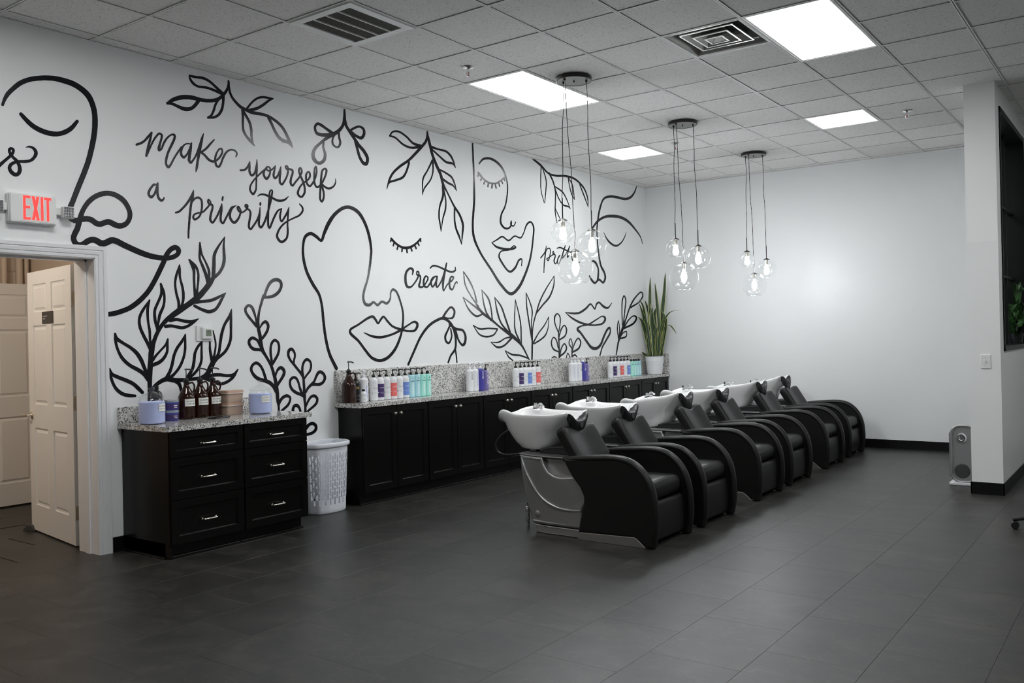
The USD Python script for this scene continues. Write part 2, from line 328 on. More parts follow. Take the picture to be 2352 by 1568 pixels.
# ------------------------------------------------------------------ mural: brush strokes on the wall as y, z, width in millimetres
MURAL = {
    'face_left': '''2633,3027,17 2646,3066,21 2667,3106,26 2697,3144,27 2743,3192,29 2797,3227,30 2855,3250,32 2902,3263,33 2961,3273,35 3030,3272,39 3087,3264,41 3141,3242,43 3183,3211,45 3207,3174,42 3224,3126,40 3232,3072,39 3232,3016,40 3227,2959,38 3215,2888,38 3200,2822,37 3180,2747,37 3159,2687,37 3133,2620,37 3102,2544,37 3067,2452,36 3050,2412,37 3039,2373,38 3049,2341,40 3085,2324,39 3123,2336,38 3161,2344,39 3195,2339,41 3229,2318,41 3259,2317,39 3290,2331,38 3316,2338,40 3347,2327,43 3378,2317,41 3410,2319,39 3446,2339,35 3470,2379,35 3473,2419,37 3458,2461,38 3427,2502,41 3378,2531,39 3329,2541,37 3285,2535,36 3228,2509,34 3181,2469,34 3150,2427,32 3128,2383,33 3115,2339,38 3106,2309,38 3095,2270,38 3075,2229,38 3068,2203,38 3074,2178,39 3090,2161,39 3111,2158,38 3136,2168,37 3166,2190,40 3200,2202,42 3230,2195,45 3252,2183,46 3273,2181,45 3300,2191,44 3331,2208,44 3362,2207,45 3420,2183,45 3488,2157,44 3557,2133,43 3628,2115,41 3705,2107,39 3764,2109,37 3814,2123,35 3847,2148,36 3852,2176,40 3831,2193,39 3800,2184,38 3770,2157,37 3744,2116,38 3729,2078,38 3694,2009,39 3653,1933,37 3608,1862,37 3564,1812,37 3512,1766,38 3456,1729,36 3394,1704,36 3333,1687,35 3273,1681,34 3267,1681,33
2745,2988,25 2780,2953,31 2818,2924,34 2871,2903,35 2930,2895,35 2982,2902,31 3031,2926,31 3069,2958,28 3109,3012,21
2589,2612,22 2611,2637,21 2641,2669,18 2672,2702,18 2690,2728,18 2692,2749,17 2679,2754,17 2668,2741,18 2673,2718,18 2691,2697,20 2711,2678,23 2727,2648,23 2730,2621,25 2721,2596,23 2702,2586,26 2680,2598,26 2667,2624,22 2677,2649,20 2700,2666,19 2722,2675,18 2767,2682,19 2798,2693,19 2821,2717,20 2833,2747,23 2826,2769,22 2807,2782,16 2788,2783,11 2769,2775,3''',
    'branch_a': '''4320,3566,16 4321,3544,21 4314,3514,20 4294,3475,22 4271,3445,24 4237,3411,25 4192,3385,27 4137,3369,28 4067,3361,30 3999,3363,34 3921,3351,34 3865,3330,31 3824,3307,27 3783,3274,17
3783,3276,18 3823,3280,22 3873,3269,26 3919,3261,31 3950,3264,30 3987,3280,26 4019,3311,27 4046,3349,28
3972,3532,8 3987,3528,17 4034,3530,20 4093,3536,22 4146,3524,22 4194,3497,23 4260,3455,29
3972,3532,8 3979,3505,19 4002,3477,23 4043,3461,19 4118,3468,20 4183,3463,22 4260,3448,24
4268,3440,18 4225,3397,19 4197,3352,19 4179,3300,20 4156,3257,17 4126,3234,16
4270,3436,25 4266,3376,22 4251,3319,23 4222,3275,21 4183,3248,20 4126,3233,16
4321,3564,14 4322,3525,20 4328,3487,22 4349,3443,23 4383,3410,26 4428,3380,28 4474,3367,27 4533,3356,29 4616,3360,26 4695,3357,25 4769,3333,27 4825,3302,28 4862,3265,29 4899,3209,30 4924,3171,27 4946,3132,3
4486,3374,19 4516,3413,17 4559,3459,17 4608,3493,18 4656,3508,19 4705,3511,19 4752,3515,11
4752,3515,8 4705,3488,18 4642,3436,22 4587,3400,23 4515,3370,27
4445,3358,23 4449,3309,23 4447,3244,22 4452,3190,23 4475,3154,23 4509,3123,27 4538,3100,20 4562,3081,3
4456,3346,25 4484,3311,25 4513,3267,26 4526,3214,25 4529,3149,22 4538,3105,18
4701,3343,29 4731,3298,27 4761,3246,28 4803,3197,33 4847,3176,32 4898,3172,30 4946,3132,4''',
    'word_make': '''3534,2922,16 3567,2938,17 3597,2961,16 3624,2994,17 3653,3033,10
3655,3032,12 3643,2987,18 3626,2927,19 3608,2853,18
3608,2851,15 3630,2896,13 3657,2957,14 3689,3009,14 3716,3036,15 3733,3028,18 3731,3002,16 3718,2961,17 3708,2919,22 3710,2909,17 3729,2923,15 3749,2970,16 3778,3014,14 3814,3045,13 3837,3045,20 3837,3021,19 3812,2966,18 3783,2906,18 3766,2849,19 3765,2813,19 3781,2795,21 3801,2815,16 3829,2866,14 3862,2919,14 3895,2965,14
3967,3001,9 3940,2998,10 3912,2979,13 3893,2942,17 3890,2909,21 3908,2888,21 3930,2904,15 3956,2945,15 3979,3009,11
3979,3009,13 3970,2963,23 3959,2901,23 3956,2871,23 3968,2856,19 3991,2880,15 4021,2930,16 4047,2990,20 4070,3058,19 4085,3102,5
4085,3100,7 4065,3031,21 4047,2960,24 4030,2883,21 4019,2821,19 4012,2790,5
4178,3069,11 4141,3028,16 4102,2984,17 4059,2951,16
4059,2951,20 4092,2934,20 4125,2905,22 4159,2895,20 4194,2908,16 4229,2944,16 4250,2986,16 4244,3008,16 4226,3005,13 4204,2978,14 4186,2933,18 4185,2895,19 4195,2866,20 4214,2861,18 4232,2883,17 4255,2937,17 4283,2983,16 4314,3009,15 4346,3017,14 4372,3011,16 4385,2992,15 4374,2965,9''',
    'word_yourself': '''4415,2862,17 4451,2870,17 4480,2895,18 4506,2947,8
4506,2945,10 4503,2903,20 4502,2863,21 4520,2836,21 4548,2854,18 4569,2912,19 4577,2973,8
4577,2971,8 4574,2913,19 4569,2833,16 4565,2773,16 4559,2720,16 4530,2683,18 4504,2713,19 4508,2749,15 4537,2793,14 4566,2825,13 4615,2871,15 4664,2914,14
4664,2914,17 4644,2887,20 4641,2855,22 4666,2828,22 4696,2859,18 4707,2897,16 4703,2924,17 4683,2931,13 4669,2919,17 4678,2900,15 4702,2900,15 4732,2920,14 4761,2951,8
4761,2949,10 4746,2898,19 4740,2861,21 4754,2844,19 4779,2866,18 4803,2910,18 4816,2951,9
4816,2949,9 4810,2899,20 4801,2841,21 4805,2813,21 4822,2801,19 4853,2835,17 4882,2889,17 4891,2931,18 4887,2959,18 4876,2968,12 4864,2956,16 4876,2939,15 4906,2944,17 4937,2936,23 4939,2913,20 4922,2870,21 4916,2823,23 4933,2805,19 4965,2838,17 5018,2899,17 5038,2944,19 5025,2970,17 5007,2952,20 5016,2912,22 5044,2865,23 5063,2817,22 5062,2758,21 5024,2718,19 4991,2741,23 5005,2789,18 5048,2841,15 5096,2872,16 5126,2910,19 5122,2944,20 5106,2948,14 5087,2926,20 5083,2879,21 5095,2839,23 5122,2825,18 5154,2855,18 5188,2910,17 5203,2972,18 5196,3009,15 5182,2990,17 5175,2926,20 5176,2858,23 5199,2827,20 5241,2849,18 5280,2902,19 5309,2962,20 5313,2997,23 5297,3005,16 5266,2981,20 5253,2919,23 5243,2841,23 5236,2763,22 5237,2720,22 5253,2705,19 5273,2733,22 5277,2789,22 5262,2835,23 5257,2860,19 5295,2839,21 5339,2833,21 5390,2856,17 5417,2894,13 5419,2934,5''',
    'word_a': '''3689,2647,16 3666,2648,17 3643,2625,17 3625,2595,19 3621,2569,21 3638,2552,21 3661,2570,17 3679,2608,17 3693,2660,14
3694,2662,14 3690,2621,21 3691,2578,20 3700,2550,21 3719,2536,20 3737,2547,14 3742,2560,11''',
    'word_priority': '''3835,2458,14 3861,2467,16 3893,2496,16 3926,2533,17 3960,2581,19 3988,2646,6
3989,2644,7 3981,2594,20 3967,2545,19 3956,2477,19 3946,2394,18 3939,2320,16 3937,2275,14
3972,2553,15 3997,2582,15 4028,2595,17 4053,2581,18 4059,2540,17 4053,2494,16 4038,2455,15 4014,2431,15 3993,2421,17 3981,2435,17 3990,2458,14 4024,2475,13 4061,2484,13 4091,2510,15 4126,2551,15 4135,2571,15 4118,2590,13 4112,2569,17 4126,2555,17 4149,2550,19 4151,2528,18 4137,2481,18 4130,2431,21 4148,2412,18 4175,2443,16 4206,2496,17 4236,2571,7
4236,2570,8 4233,2529,19 4223,2467,20 4224,2432,20 4241,2415,17 4266,2452,17 4299,2509,16 4326,2551,15 4369,2571,4
4246,2624,17 4241,2601,17
4367,2569,5 4331,2547,18 4310,2506,21 4309,2468,23 4328,2439,23 4348,2431,22 4383,2463,19 4404,2505,17 4409,2532,17 4389,2565,15 4380,2553,18 4393,2527,16 4420,2520,14 4447,2535,14 4471,2559,15 4476,2583,17 4462,2589,13 4455,2577,19 4471,2557,16 4493,2547,17 4503,2527,19 4497,2487,19 4486,2434,20 4485,2407,20 4499,2392,19 4532,2427,17 4571,2482,18 4592,2536,17 4597,2580,9
4597,2578,9 4591,2516,20 4583,2463,20 4584,2432,21 4600,2415,20 4632,2452,19 4663,2519,20 4683,2578,19 4705,2645,19 4718,2703,18 4724,2732,15 4716,2741,10 4699,2725,15 4691,2675,17 4683,2610,17 4678,2533,19 4674,2480,20 4677,2432,20 4688,2419,18 4710,2459,19 4740,2519,19 4776,2572,16 4814,2595,8
4815,2595,11 4803,2558,18 4797,2517,18 4811,2485,17 4845,2526,18 4871,2565,18 4892,2615,6
4893,2613,7 4883,2567,18 4877,2512,16 4873,2463,17 4874,2401,20 4860,2346,21 4804,2311,24 4763,2351,23 4777,2401,19 4818,2453,17 4874,2494,14 4941,2527,14 5003,2558,17 5038,2600,19 5036,2629,19 5006,2655,11
4602,2617,18 4600,2604,19
4578,2672,8 4600,2687,14 4638,2693,17 4686,2685,20 4730,2672,20 4768,2660,21 4808,2660,21 4853,2676,18 4889,2707,6''',
    'branch_b': '''5542,3579,22 5539,3492,36 5521,3438,30 5473,3378,33 5413,3337,36 5360,3308,36 5295,3261,26 5243,3218,24 5192,3170,30 5166,3116,36 5177,3069,43 5232,3043,29 5290,3082,32 5302,3138,31 5283,3195,23 5292,3256,19
5387,3340,36 5323,3366,28 5260,3389,29 5222,3392,23 5194,3357,26 5208,3310,30 5264,3301,31 5373,3320,33
5466,3377,26 5471,3317,25 5483,3269,26 5462,3227,20 5429,3221,18 5394,3243,25 5396,3294,19 5439,3352,18
5539,3492,40 5561,3435,34 5600,3391,35 5653,3339,35 5706,3286,37 5775,3235,39 5815,3178,40 5800,3124,34 5764,3124,36 5717,3174,34 5685,3262,32 5666,3310,29
5600,3399,20 5669,3440,22 5725,3460,21 5773,3443,31 5779,3403,33 5743,3357,31 5681,3364,29 5620,3390,29''',
    'branch_c': '''6650,3592,23 6652,3536,32 6625,3475,30 6558,3407,31 6466,3325,30 6369,3243,27 6242,3163,26 6141,3078,24 6094,3006,24 6061,2922,9
6376,3222,26 6334,3127,25 6285,3065,25 6177,3018,22 6093,2985,20 6061,2922,7
6114,3441,17 6152,3486,17 6237,3506,20 6344,3476,23 6437,3426,26 6550,3417,31
6114,3443,18 6189,3438,20 6295,3390,23 6404,3376,23 6549,3408,27
6652,3547,34 6683,3462,41 6721,3354,39 6777,3260,41 6843,3165,41 6874,3077,38 6933,3003,23 7043,2864,27 7130,2779,31 7181,2678,33 7169,2581,26 7151,2467,9
7051,2848,25 7047,2712,25 7071,2620,29 7113,2553,28 7151,2467,9
6690,3434,30 6817,3427,21 6937,3423,26 7006,3388,30 7049,3335,25 7079,3275,9
6706,3414,21 6815,3363,22 6934,3312,27 7039,3310,22 7079,3275,8
6719,3297,25 6641,3182,19 6576,3094,21 6562,3013,16 6559,2923,6
6727,3275,24 6724,3183,19 6688,3098,17 6586,2988,16 6559,2923,6
6819,3220,18 6930,3195,22 7017,3161,26 7059,3102,22 7089,3029,7
6876,3124,27 6962,3095,25 7032,3080,21 7089,3029,7
6874,3054,38 6870,2949,30 6815,2828,23 6803,2723,24 6818,2644,20 6829,2575,7
6881,3020,28 6912,2908,21 6904,2814,23 6863,2717,19 6829,2575,7''',
    'face_heart': '''5382,1216,36 5308,1343,32 5267,1483,30 5245,1631,30 5230,1779,27 5201,1877,29 5135,1963,33 5071,2067,31 5037,2181,29 5034,2287,26 5061,2376,28 5122,2409,30 5184,2387,31 5239,2357,26 5273,2424,33 5326,2518,39 5406,2612,34 5513,2679,32 5594,2688,34 5689,2652,38 5763,2566,36 5816,2445,34 5840,2311,29 5836,2273,29 5814,2145,28 5783,2029,24 5745,1944,27 5725,1860,28 5748,1804,31 5805,1795,28 5855,1822,23 5905,1796,25 5964,1829,25 6029,1815,26 6075,1859,20 6085,1923,20 6115,1951,24 6160,1931,25 6211,1840,24 6246,1721,25 6239,1612,27 6208,1503,29 6129,1374,33 6022,1291,32 5918,1268,30 5819,1297,29 5736,1373,27 5656,1457,26 5556,1535,28 5556,1560,25 5660,1611,20 5787,1674,24 5844,1685,26 5879,1654,28 5907,1622,21 5944,1659,24 5981,1686,21 6032,1644,25 6097,1595,22 6210,1563,25 6318,1546,20 6413,1556,27 6447,1612,35 6408,1639,22 6304,1601,18 6210,1557,25 6088,1515,22 5939,1490,25 5825,1501,22 5727,1534,10
6107,2441,29 6174,2398,25 6249,2371,25 6311,2368,29 6390,2389,25 6463,2431,22 6518,2474,24
6107,2436,22 6096,2417,18
6144,2406,19 6131,2378,19
6196,2378,19 6184,2348,21
6257,2366,22 6248,2330,21
6316,2365,22 6321,2326,22
6374,2380,22 6389,2347,22
6431,2406,22 6450,2375,22
6472,2437,21 6493,2410,21
6513,2468,23 6520,2452,20''',
    'word_create': '''6390,2110,16 6399,2155,28 6360,2169,22 6304,2128,28 6289,2050,35 6308,1991,31 6355,1981,21 6427,2034,18 6478,2103,20 6482,2136,19 6455,2141,16 6454,2113,20 6502,2098,22 6500,2048,22 6482,1997,26 6523,1987,19 6590,2040,17 6616,2087,20 6583,2102,17 6554,2061,26 6556,2005,26 6596,1990,19 6656,2043,19 6716,2102,18 6742,2109,14
6750,2110,12 6691,2090,21 6659,2043,30 6679,1998,21 6722,2034,21 6755,2104,19
6755,2104,24 6736,2035,30 6747,1995,19 6808,2049,20 6862,2144,22 6904,2250,19
6904,2250,21 6871,2144,27 6841,2027,31 6848,1964,18 6911,2030,16 6991,2080,20 7010,2110,20 6975,2114,20 6943,2054,28 6953,1991,26 6988,1980,19 7034,2046,20 7062,2065,14 7070,2050,13
6652,2188,15 6694,2213,18 6779,2208,19 6881,2182,22 6985,2164,21 7043,2188,21 7040,2217,14''',
    'sprig_hook': '''6305,1217,28 6391,1346,29 6491,1489,30 6609,1595,30 6727,1652,29 6830,1675,30 6933,1635,33 7001,1554,38 7024,1448,32 7012,1354,30 6940,1286,25 6899,1218,26
7012,1354,25 7028,1284,22 7035,1215,21
6831,1687,29 6893,1751,26 6964,1793,23 7013,1753,31 6988,1688,27 6917,1676,16 6839,1687,23
6932,1612,29 7037,1565,26 7144,1547,28 7184,1481,36 7167,1410,37 7130,1393,28 7069,1447,26 7027,1542,31
6941,1606,26 6895,1542,25 6859,1485,31 6874,1433,27 6918,1420,24 6960,1484,24 6948,1565,21''',
    'bush_a': '''4618,1838,28 4642,1894,25 4674,1950,28 4711,1980,30 4752,1989,31 4788,1972,31 4796,1940,28 4777,1898,28 4744,1867,28 4703,1847,27 4658,1839,24 4614,1836,23
4614,1849,25 4591,1789,24 4569,1723,22 4557,1664,26 4552,1620,31 4559,1568,32 4571,1517,34 4578,1454,36 4590,1402,35 4624,1350,26 4654,1304,27 4679,1259,28 4696,1210,30 4713,1153,34 4723,1093,37 4732,1033,36 4735,970,31 4743,927,23 4744,871,21
4543,1609,26 4535,1653,18 4519,1707,24 4495,1754,27 4465,1766,24 4437,1742,24 4436,1717,24 4459,1681,24 4496,1641,23 4538,1598,27
4573,1583,12 4586,1605,18 4609,1627,24 4631,1633,27 4652,1609,28 4649,1572,26 4628,1535,26 4592,1495,24
4573,1435,30 4544,1480,23 4518,1495,25 4497,1501,26 4469,1485,26 4462,1463,27 4478,1430,26 4508,1409,28 4551,1405,25 4586,1398,22
4685,1288,24 4673,1363,24 4674,1419,22 4689,1459,24 4716,1479,23 4748,1462,23 4760,1417,24 4747,1361,25 4717,1317,26 4689,1281,27
4623,1139,30 4607,1195,26 4582,1252,24 4556,1282,25 4526,1295,25 4492,1277,25 4478,1245,26 4494,1208,27 4524,1177,31 4562,1157,31 4614,1143,32 4663,1122,34 4698,1087,32 4719,1045,25
4713,1161,18 4723,1197,19 4746,1234,26 4774,1246,30 4803,1224,31 4805,1194,30 4776,1150,28 4739,1107,26 4725,1085,26
4746,934,18 4758,964,27 4791,995,28 4832,1005,27 4864,986,22 4861,960,22 4840,927,25 4802,900,23 4760,875,20''',
    'bush_b': '''4904,1273,22 4873,1308,23 4853,1351,25 4861,1388,29 4887,1401,27 4916,1375,23 4923,1341,21 4912,1303,21 4909,1265,18
4909,1271,25 4946,1229,24 4983,1189,26 5006,1154,26 5012,1099,27 5015,1045,29 5016,999,33 5018,950,27 5023,898,25 5022,829,26
5006,1169,24 4998,1216,24 5009,1269,25 5034,1301,25 5056,1306,26 5087,1286,23 5096,1246,23 5080,1204,22 5045,1171,19 5015,1138,20
5032,1025,23 5057,1058,25 5096,1087,28 5127,1113,25 5152,1158,27 5178,1188,30 5203,1191,29 5238,1166,29 5247,1134,30 5226,1100,27 5185,1082,28 5136,1085,26 5096,1083,23
4988,1016,28 4966,1071,23 4952,1118,23 4930,1150,24 4901,1157,25 4871,1138,25 4865,1100,24 4885,1057,26 4931,1024,28 4978,1005,25 5014,984,22
5033,905,19 5054,942,23 5089,979,25 5128,984,28 5157,955,26 5146,920,27 5111,892,24 5061,864,21 5032,844,19
4894,855,28 4890,882,30 4905,911,30 4933,915,31 4956,896,26 4970,860,23 4971,837,23
5028,713,36 5058,737,30 5097,746,29 5131,726,31 5136,698,32 5110,670,28 5051,656,26 5008,657,24''',
    'plant_big': '''3599,1039,38 3600,1093,38 3599,1151,33 3600,1219,38 3604,1286,42 3610,1353,38 3618,1411,44 3634,1474,34 3665,1546,31 3700,1600,30 3740,1641,35 3790,1678,42 3845,1714,47 3920,1761,43 3968,1792,48 4016,1828,48 4066,1877,45 4111,1930,45 4141,1971,36
4146,1989,35 4153,2068,32 4160,2160,27 4191,2219,20 4256,2308,7
4146,1975,27 4197,2017,25 4233,2072,27 4247,2126,28 4246,2188,25 4245,2245,18 4256,2308,7
4101,1926,30 4083,1994,29 4055,2062,25 4030,2121,20 4030,2173,18 4034,2246,13
4106,1961,25 4108,2030,23 4080,2098,17 4048,2157,17 4037,2208,19 4035,2247,11
3988,1818,33 3980,1887,21 3977,1964,21 3978,2024,24 3965,2066,30 3940,2107,14
3997,1827,24 4006,1896,17 4014,1957,19 4013,2017,19 3993,2059,24 3940,2109,12
3845,1714,28 3844,1781,23 3827,1844,20 3818,1919,19 3828,1978,20 3857,2060,12
3859,1731,20 3879,1782,22 3885,1837,23 3877,1900,21 3860,1963,18 3857,2026,23 3858,2062,11
3987,1784,30 4054,1790,24 4122,1800,26 4182,1823,24 4256,1863,7
3977,1754,23 4033,1729,24 4101,1711,29 4155,1727,26 4191,1767,25 4217,1811,24 4256,1863,7
3701,1912,15 3709,1869,25 3703,1832,22 3676,1773,22 3650,1715,22 3649,1659,24 3656,1618,22 3665,1582,19 3669,1541,19
3703,1915,13 3724,1853,21 3729,1804,19 3719,1745,21 3691,1687,24 3679,1641,21 3673,1605,18 3672,1573,19
3610,1786,14 3571,1735,20 3540,1685,22 3528,1641,22 3533,1592,24 3559,1529,25 3591,1470,26 3614,1420,28
3610,1788,15 3596,1735,21 3593,1686,20 3597,1623,19 3607,1564,20 3608,1501,19 3617,1438,19
3774,1642,31 3824,1649,23 3885,1637,25 3946,1633,24 4007,1654,8
3734,1596,27 3778,1600,23 3823,1593,24 3868,1585,24 3920,1600,23 3967,1628,21 4007,1654,7
3347,1546,14 3353,1514,27 3402,1478,22 3460,1442,25 3505,1401,30 3537,1351,30 3559,1297,27 3577,1251,27
3345,1546,13 3348,1492,20 3365,1426,20 3399,1364,25 3453,1314,26 3512,1281,29 3558,1247,31 3590,1206,35
3302,1300,9 3317,1259,24 3361,1235,26 3419,1210,28 3473,1181,28 3514,1143,29 3541,1115,26
3302,1300,8 3306,1255,20 3320,1202,21 3346,1153,24 3390,1115,26 3439,1099,26 3485,1094,19
3749,1502,12 3731,1459,17 3691,1419,17 3651,1379,19 3627,1348,24
3751,1502,11 3745,1454,21 3742,1408,21 3714,1359,25 3674,1328,28 3626,1312,28
3607,1115,34 3642,1158,29 3686,1187,31 3735,1203,36 3799,1190,37 3875,1189,28 3952,1192,26 4020,1198,29 4074,1224,41 4107,1275,48 4135,1322,42 4169,1349,31
3799,1190,32 3834,1161,29 3848,1123,24 3855,1081,20
3895,1535,11 3866,1484,23 3825,1434,24 3798,1379,24 3782,1315,25 3761,1257,26 3730,1208,29
3895,1535,11 3892,1479,19 3889,1414,21 3874,1354,22 3842,1290,23 3800,1241,23 3755,1206,29
4032,1472,18 3999,1440,22 3972,1388,24 3963,1328,26 3949,1272,26 3911,1213,31
4032,1470,16 4029,1401,20 4026,1330,22 4001,1274,23 3953,1225,23 3916,1203,24
4103,1471,16 4103,1418,21 4112,1361,26 4124,1312,31
4134,1562,9 4145,1513,14 4155,1456,15 4145,1389,18 4130,1331,24
4304,1731,9 4287,1678,27 4241,1614,24 4212,1542,27 4196,1465,25 4181,1388,24 4152,1340,26
4305,1730,8 4298,1649,24 4295,1551,23 4288,1483,25 4247,1405,25 4197,1363,25 4158,1340,25
4351,1248,10 4310,1208,26 4248,1204,25 4177,1214,27 4117,1212,29 4073,1200,27
4354,1249,9 4310,1193,26 4258,1157,25 4191,1141,26 4132,1159,26 4084,1180,27 4031,1197,23''',
    'face_mid': '''7369,3606,23 7374,3470,30 7381,3229,30 7380,2987,34 7344,2681,34 7362,2554,38 7471,2392,31 7641,2231,34 7816,2064,39 7998,1963,36 8149,2038,42 8286,2199,38 8392,2388,33 8456,2617,30 8474,2777,31 8419,2828,22 8340,2791,24 8270,2680,18 8213,2624,19 8096,2633,18 7978,2573,20 7865,2608,20 7772,2569,18 7671,2524,11
7671,2524,13 7749,2486,25 7891,2471,26 8037,2481,27 8113,2506,22 8081,2520,15 7995,2472,21 7828,2435,16 7796,2383,28 7855,2305,28 7986,2217,26 8093,2267,31 8172,2362,25 8226,2372,20 8219,2300,17
7475,3376,16 7544,3436,24 7663,3464,28 7802,3438,33 7912,3366,32 7976,3235,26 7976,3121,24 7929,2963,23 7853,2854,26 7840,2764,33 7900,2713,26 7983,2714,21 8037,2758,21 8038,2802,17 8026,2763,20 8079,2749,15 8123,2798,14
7462,3271,33 7557,3216,24 7654,3190,21 7774,3202,17 7877,3254,18 7924,3285,20
7462,3264,24 7451,3239,24
7518,3230,23 7498,3199,22
7575,3201,23 7551,3167,22
7634,3187,26 7623,3149,26
7703,3187,27 7692,3142,26
7753,3193,25 7768,3151,25
7815,3220,25 7834,3181,25
7867,3246,24 7888,3217,24
7919,3278,25 7929,3257,25''',
    'plant_fan': '''8348,1180,22 8316,1214,22 8190,1367,31 8002,1485,48 7799,1575,26 7641,1662,29 7469,1746,33 7376,1830,22
7174,2176,11 7272,2079,24 7343,1974,22 7386,1854,23
7174,2176,11 7197,2041,22 7285,1924,19 7413,1806,22
7156,1903,8 7283,1840,20 7450,1758,23
7156,1903,10 7244,1779,20 7372,1703,23 7487,1728,17
7477,1990,10 7590,1895,25 7635,1773,23 7651,1649,24
7477,1990,12 7501,1857,23 7546,1747,26 7622,1662,25
7700,1917,10 7817,1813,25 7885,1688,27 7972,1523,32
7700,1917,12 7744,1750,28 7811,1625,25 7961,1511,26
7312,1606,8 7424,1564,20 7579,1569,17 7738,1562,19
7312,1606,9 7422,1503,18 7556,1477,20 7676,1501,19 7738,1556,19
7613,1417,7 7753,1413,18 7877,1455,16 8002,1472,23
7613,1417,8 7731,1357,23 7853,1373,22 8002,1460,28
7872,1316,8 7995,1269,21 8165,1251,21 8294,1219,19
7872,1316,10 7931,1245,19 8013,1198,15
8085,1895,13 8139,1754,21 8177,1613,25 8180,1380,26
8085,1895,13 8062,1689,21 8068,1548,25 8149,1419,27
8297,1983,12 8368,1877,21 8411,1769,24 8393,1651,20 8394,1454,27
8297,1983,14 8303,1827,24 8335,1670,27 8394,1434,30
8385,1198,30 8397,1375,33 8405,1503,20 8435,1631,22 8499,1760,25 8572,1891,24 8699,2036,20 8884,2206,10
8884,2206,18 8877,2103,24 8785,1957,28 8622,1842,23 8498,1751,23
8749,1703,12 8666,1611,19 8523,1502,19 8418,1394,25
8749,1703,14 8739,1591,17 8679,1490,23 8572,1431,21 8434,1384,20''',
    'bush_c': '''8964,1189,36 8961,1364,29 8958,1508,29
8949,1519,19 8880,1632,25 8880,1704,30 8939,1745,18 8996,1704,24 8993,1611,22 8958,1519,21
8974,1467,20 9014,1549,25 9091,1601,18 9136,1549,30 9105,1476,25 8982,1426,21
8940,1277,18 8832,1316,25 8796,1388,25 8838,1453,16 8900,1427,22 8941,1323,21
8979,1240,20 9015,1322,23 9082,1372,19 9127,1320,30 9087,1268,27 8978,1220,25
9245,1191,26 9249,1285,27
9249,1306,16 9186,1381,23 9222,1433,16 9258,1380,19 9249,1296,19
9262,1285,18 9310,1368,23 9400,1436,21 9457,1387,31 9414,1313,29 9267,1264,23
8801,1204,15 8856,1218,16 8904,1201,15
9118,1195,24 9152,1254,14 9201,1197,22
9259,1211,21 9314,1226,23 9361,1203,17''',
    'lips_far': '''9116,1766,6 9257,1754,23 9432,1761,28 9593,1817,32 9718,1879,24 9818,1820,26 9862,1881,30 9926,1905,26 10030,1857,36 10148,1836,28 10261,1906,9
9116,1766,8 9236,1706,23 9428,1644,29 9625,1612,27 9851,1606,22 10021,1634,31 10077,1690,47 10014,1723,20 9854,1678,19 9646,1612,23 9465,1590,20 9385,1553,39 9461,1505,35 9597,1396,39 9715,1312,43 9839,1299,41 9945,1346,44 10035,1456,42 10125,1545,37 10191,1567,33 10200,1510,35 10098,1410,34 9987,1312,29 9918,1198,27''',
    'plant_far': '''10346,1202,30 10417,1383,42 10526,1543,56 10625,1682,32 10774,1882,33 10923,2003,28 11097,2077,24 11132,2032,37 11042,1946,21 10773,1852,27
10529,1612,27 10526,1808,27 10544,1947,31 10593,2011,21 10637,1960,33 10607,1809,27 10551,1589,32
10550,1554,33 10718,1682,21 10863,1736,19 10934,1707,39 10858,1636,31 10573,1560,27
10441,1417,23 10547,1497,17 10641,1513,18 10638,1455,23 10453,1417,25
10418,1406,27 10391,1566,22 10422,1663,16 10448,1566,23 10425,1406,27''',
    'branch_d': '''8406,3618,18 8514,3580,27 8650,3535,32 8806,3462,25 8968,3454,26 9191,3480,28 9382,3475,28 9518,3434,29 9635,3363,30 9701,3251,25 9703,3148,13
9517,3412,23 9612,3284,26 9704,3154,15
8658,3522,21 8644,3368,18 8647,3228,17 8704,3094,13
8684,3515,17 8758,3364,22 8743,3220,20 8717,3085,11
8824,3464,30 8901,3383,28 8951,3266,25 8945,3101,22 8941,2997,22 8973,2872,14
8943,3049,13 9004,2973,17 9066,2906,13
8944,3317,18 9117,3266,23 9199,3192,21 9280,3077,11
8952,3287,21 9013,3191,20 9121,3110,20 9252,3098,20 9280,3077,10
9247,3461,19 9272,3370,20 9317,3270,21 9386,3206,10
9266,3459,17 9340,3389,23 9366,3297,23 9382,3208,12''',
    'face_far': '''11030,3611,17 10978,3521,28 10865,3424,35 10698,3369,35 10468,3365,35 10266,3352,34 10101,3298,30 10010,3177,37 9939,2992,36 9912,2851,29 9921,2691,29 9934,2607,34 9961,2487,38 9999,2390,43 10081,2305,43 10100,2239,46 10044,2175,32 9939,2209,31 9832,2161,32 9761,2191,39 9702,2243,27
9771,2441,18 9802,2447,27 9864,2426,40 9924,2352,37 9919,2253,43 9907,2208,45
9756,2843,28 9928,2979,33 10123,3060,35 10322,3091,40 10547,3097,42 10755,3059,44 10965,2961,34 11107,2866,24 11158,2780,14
10082,2849,7 10197,2746,31 10394,2691,28 10555,2751,22 10652,2840,18 10689,2901,8''',
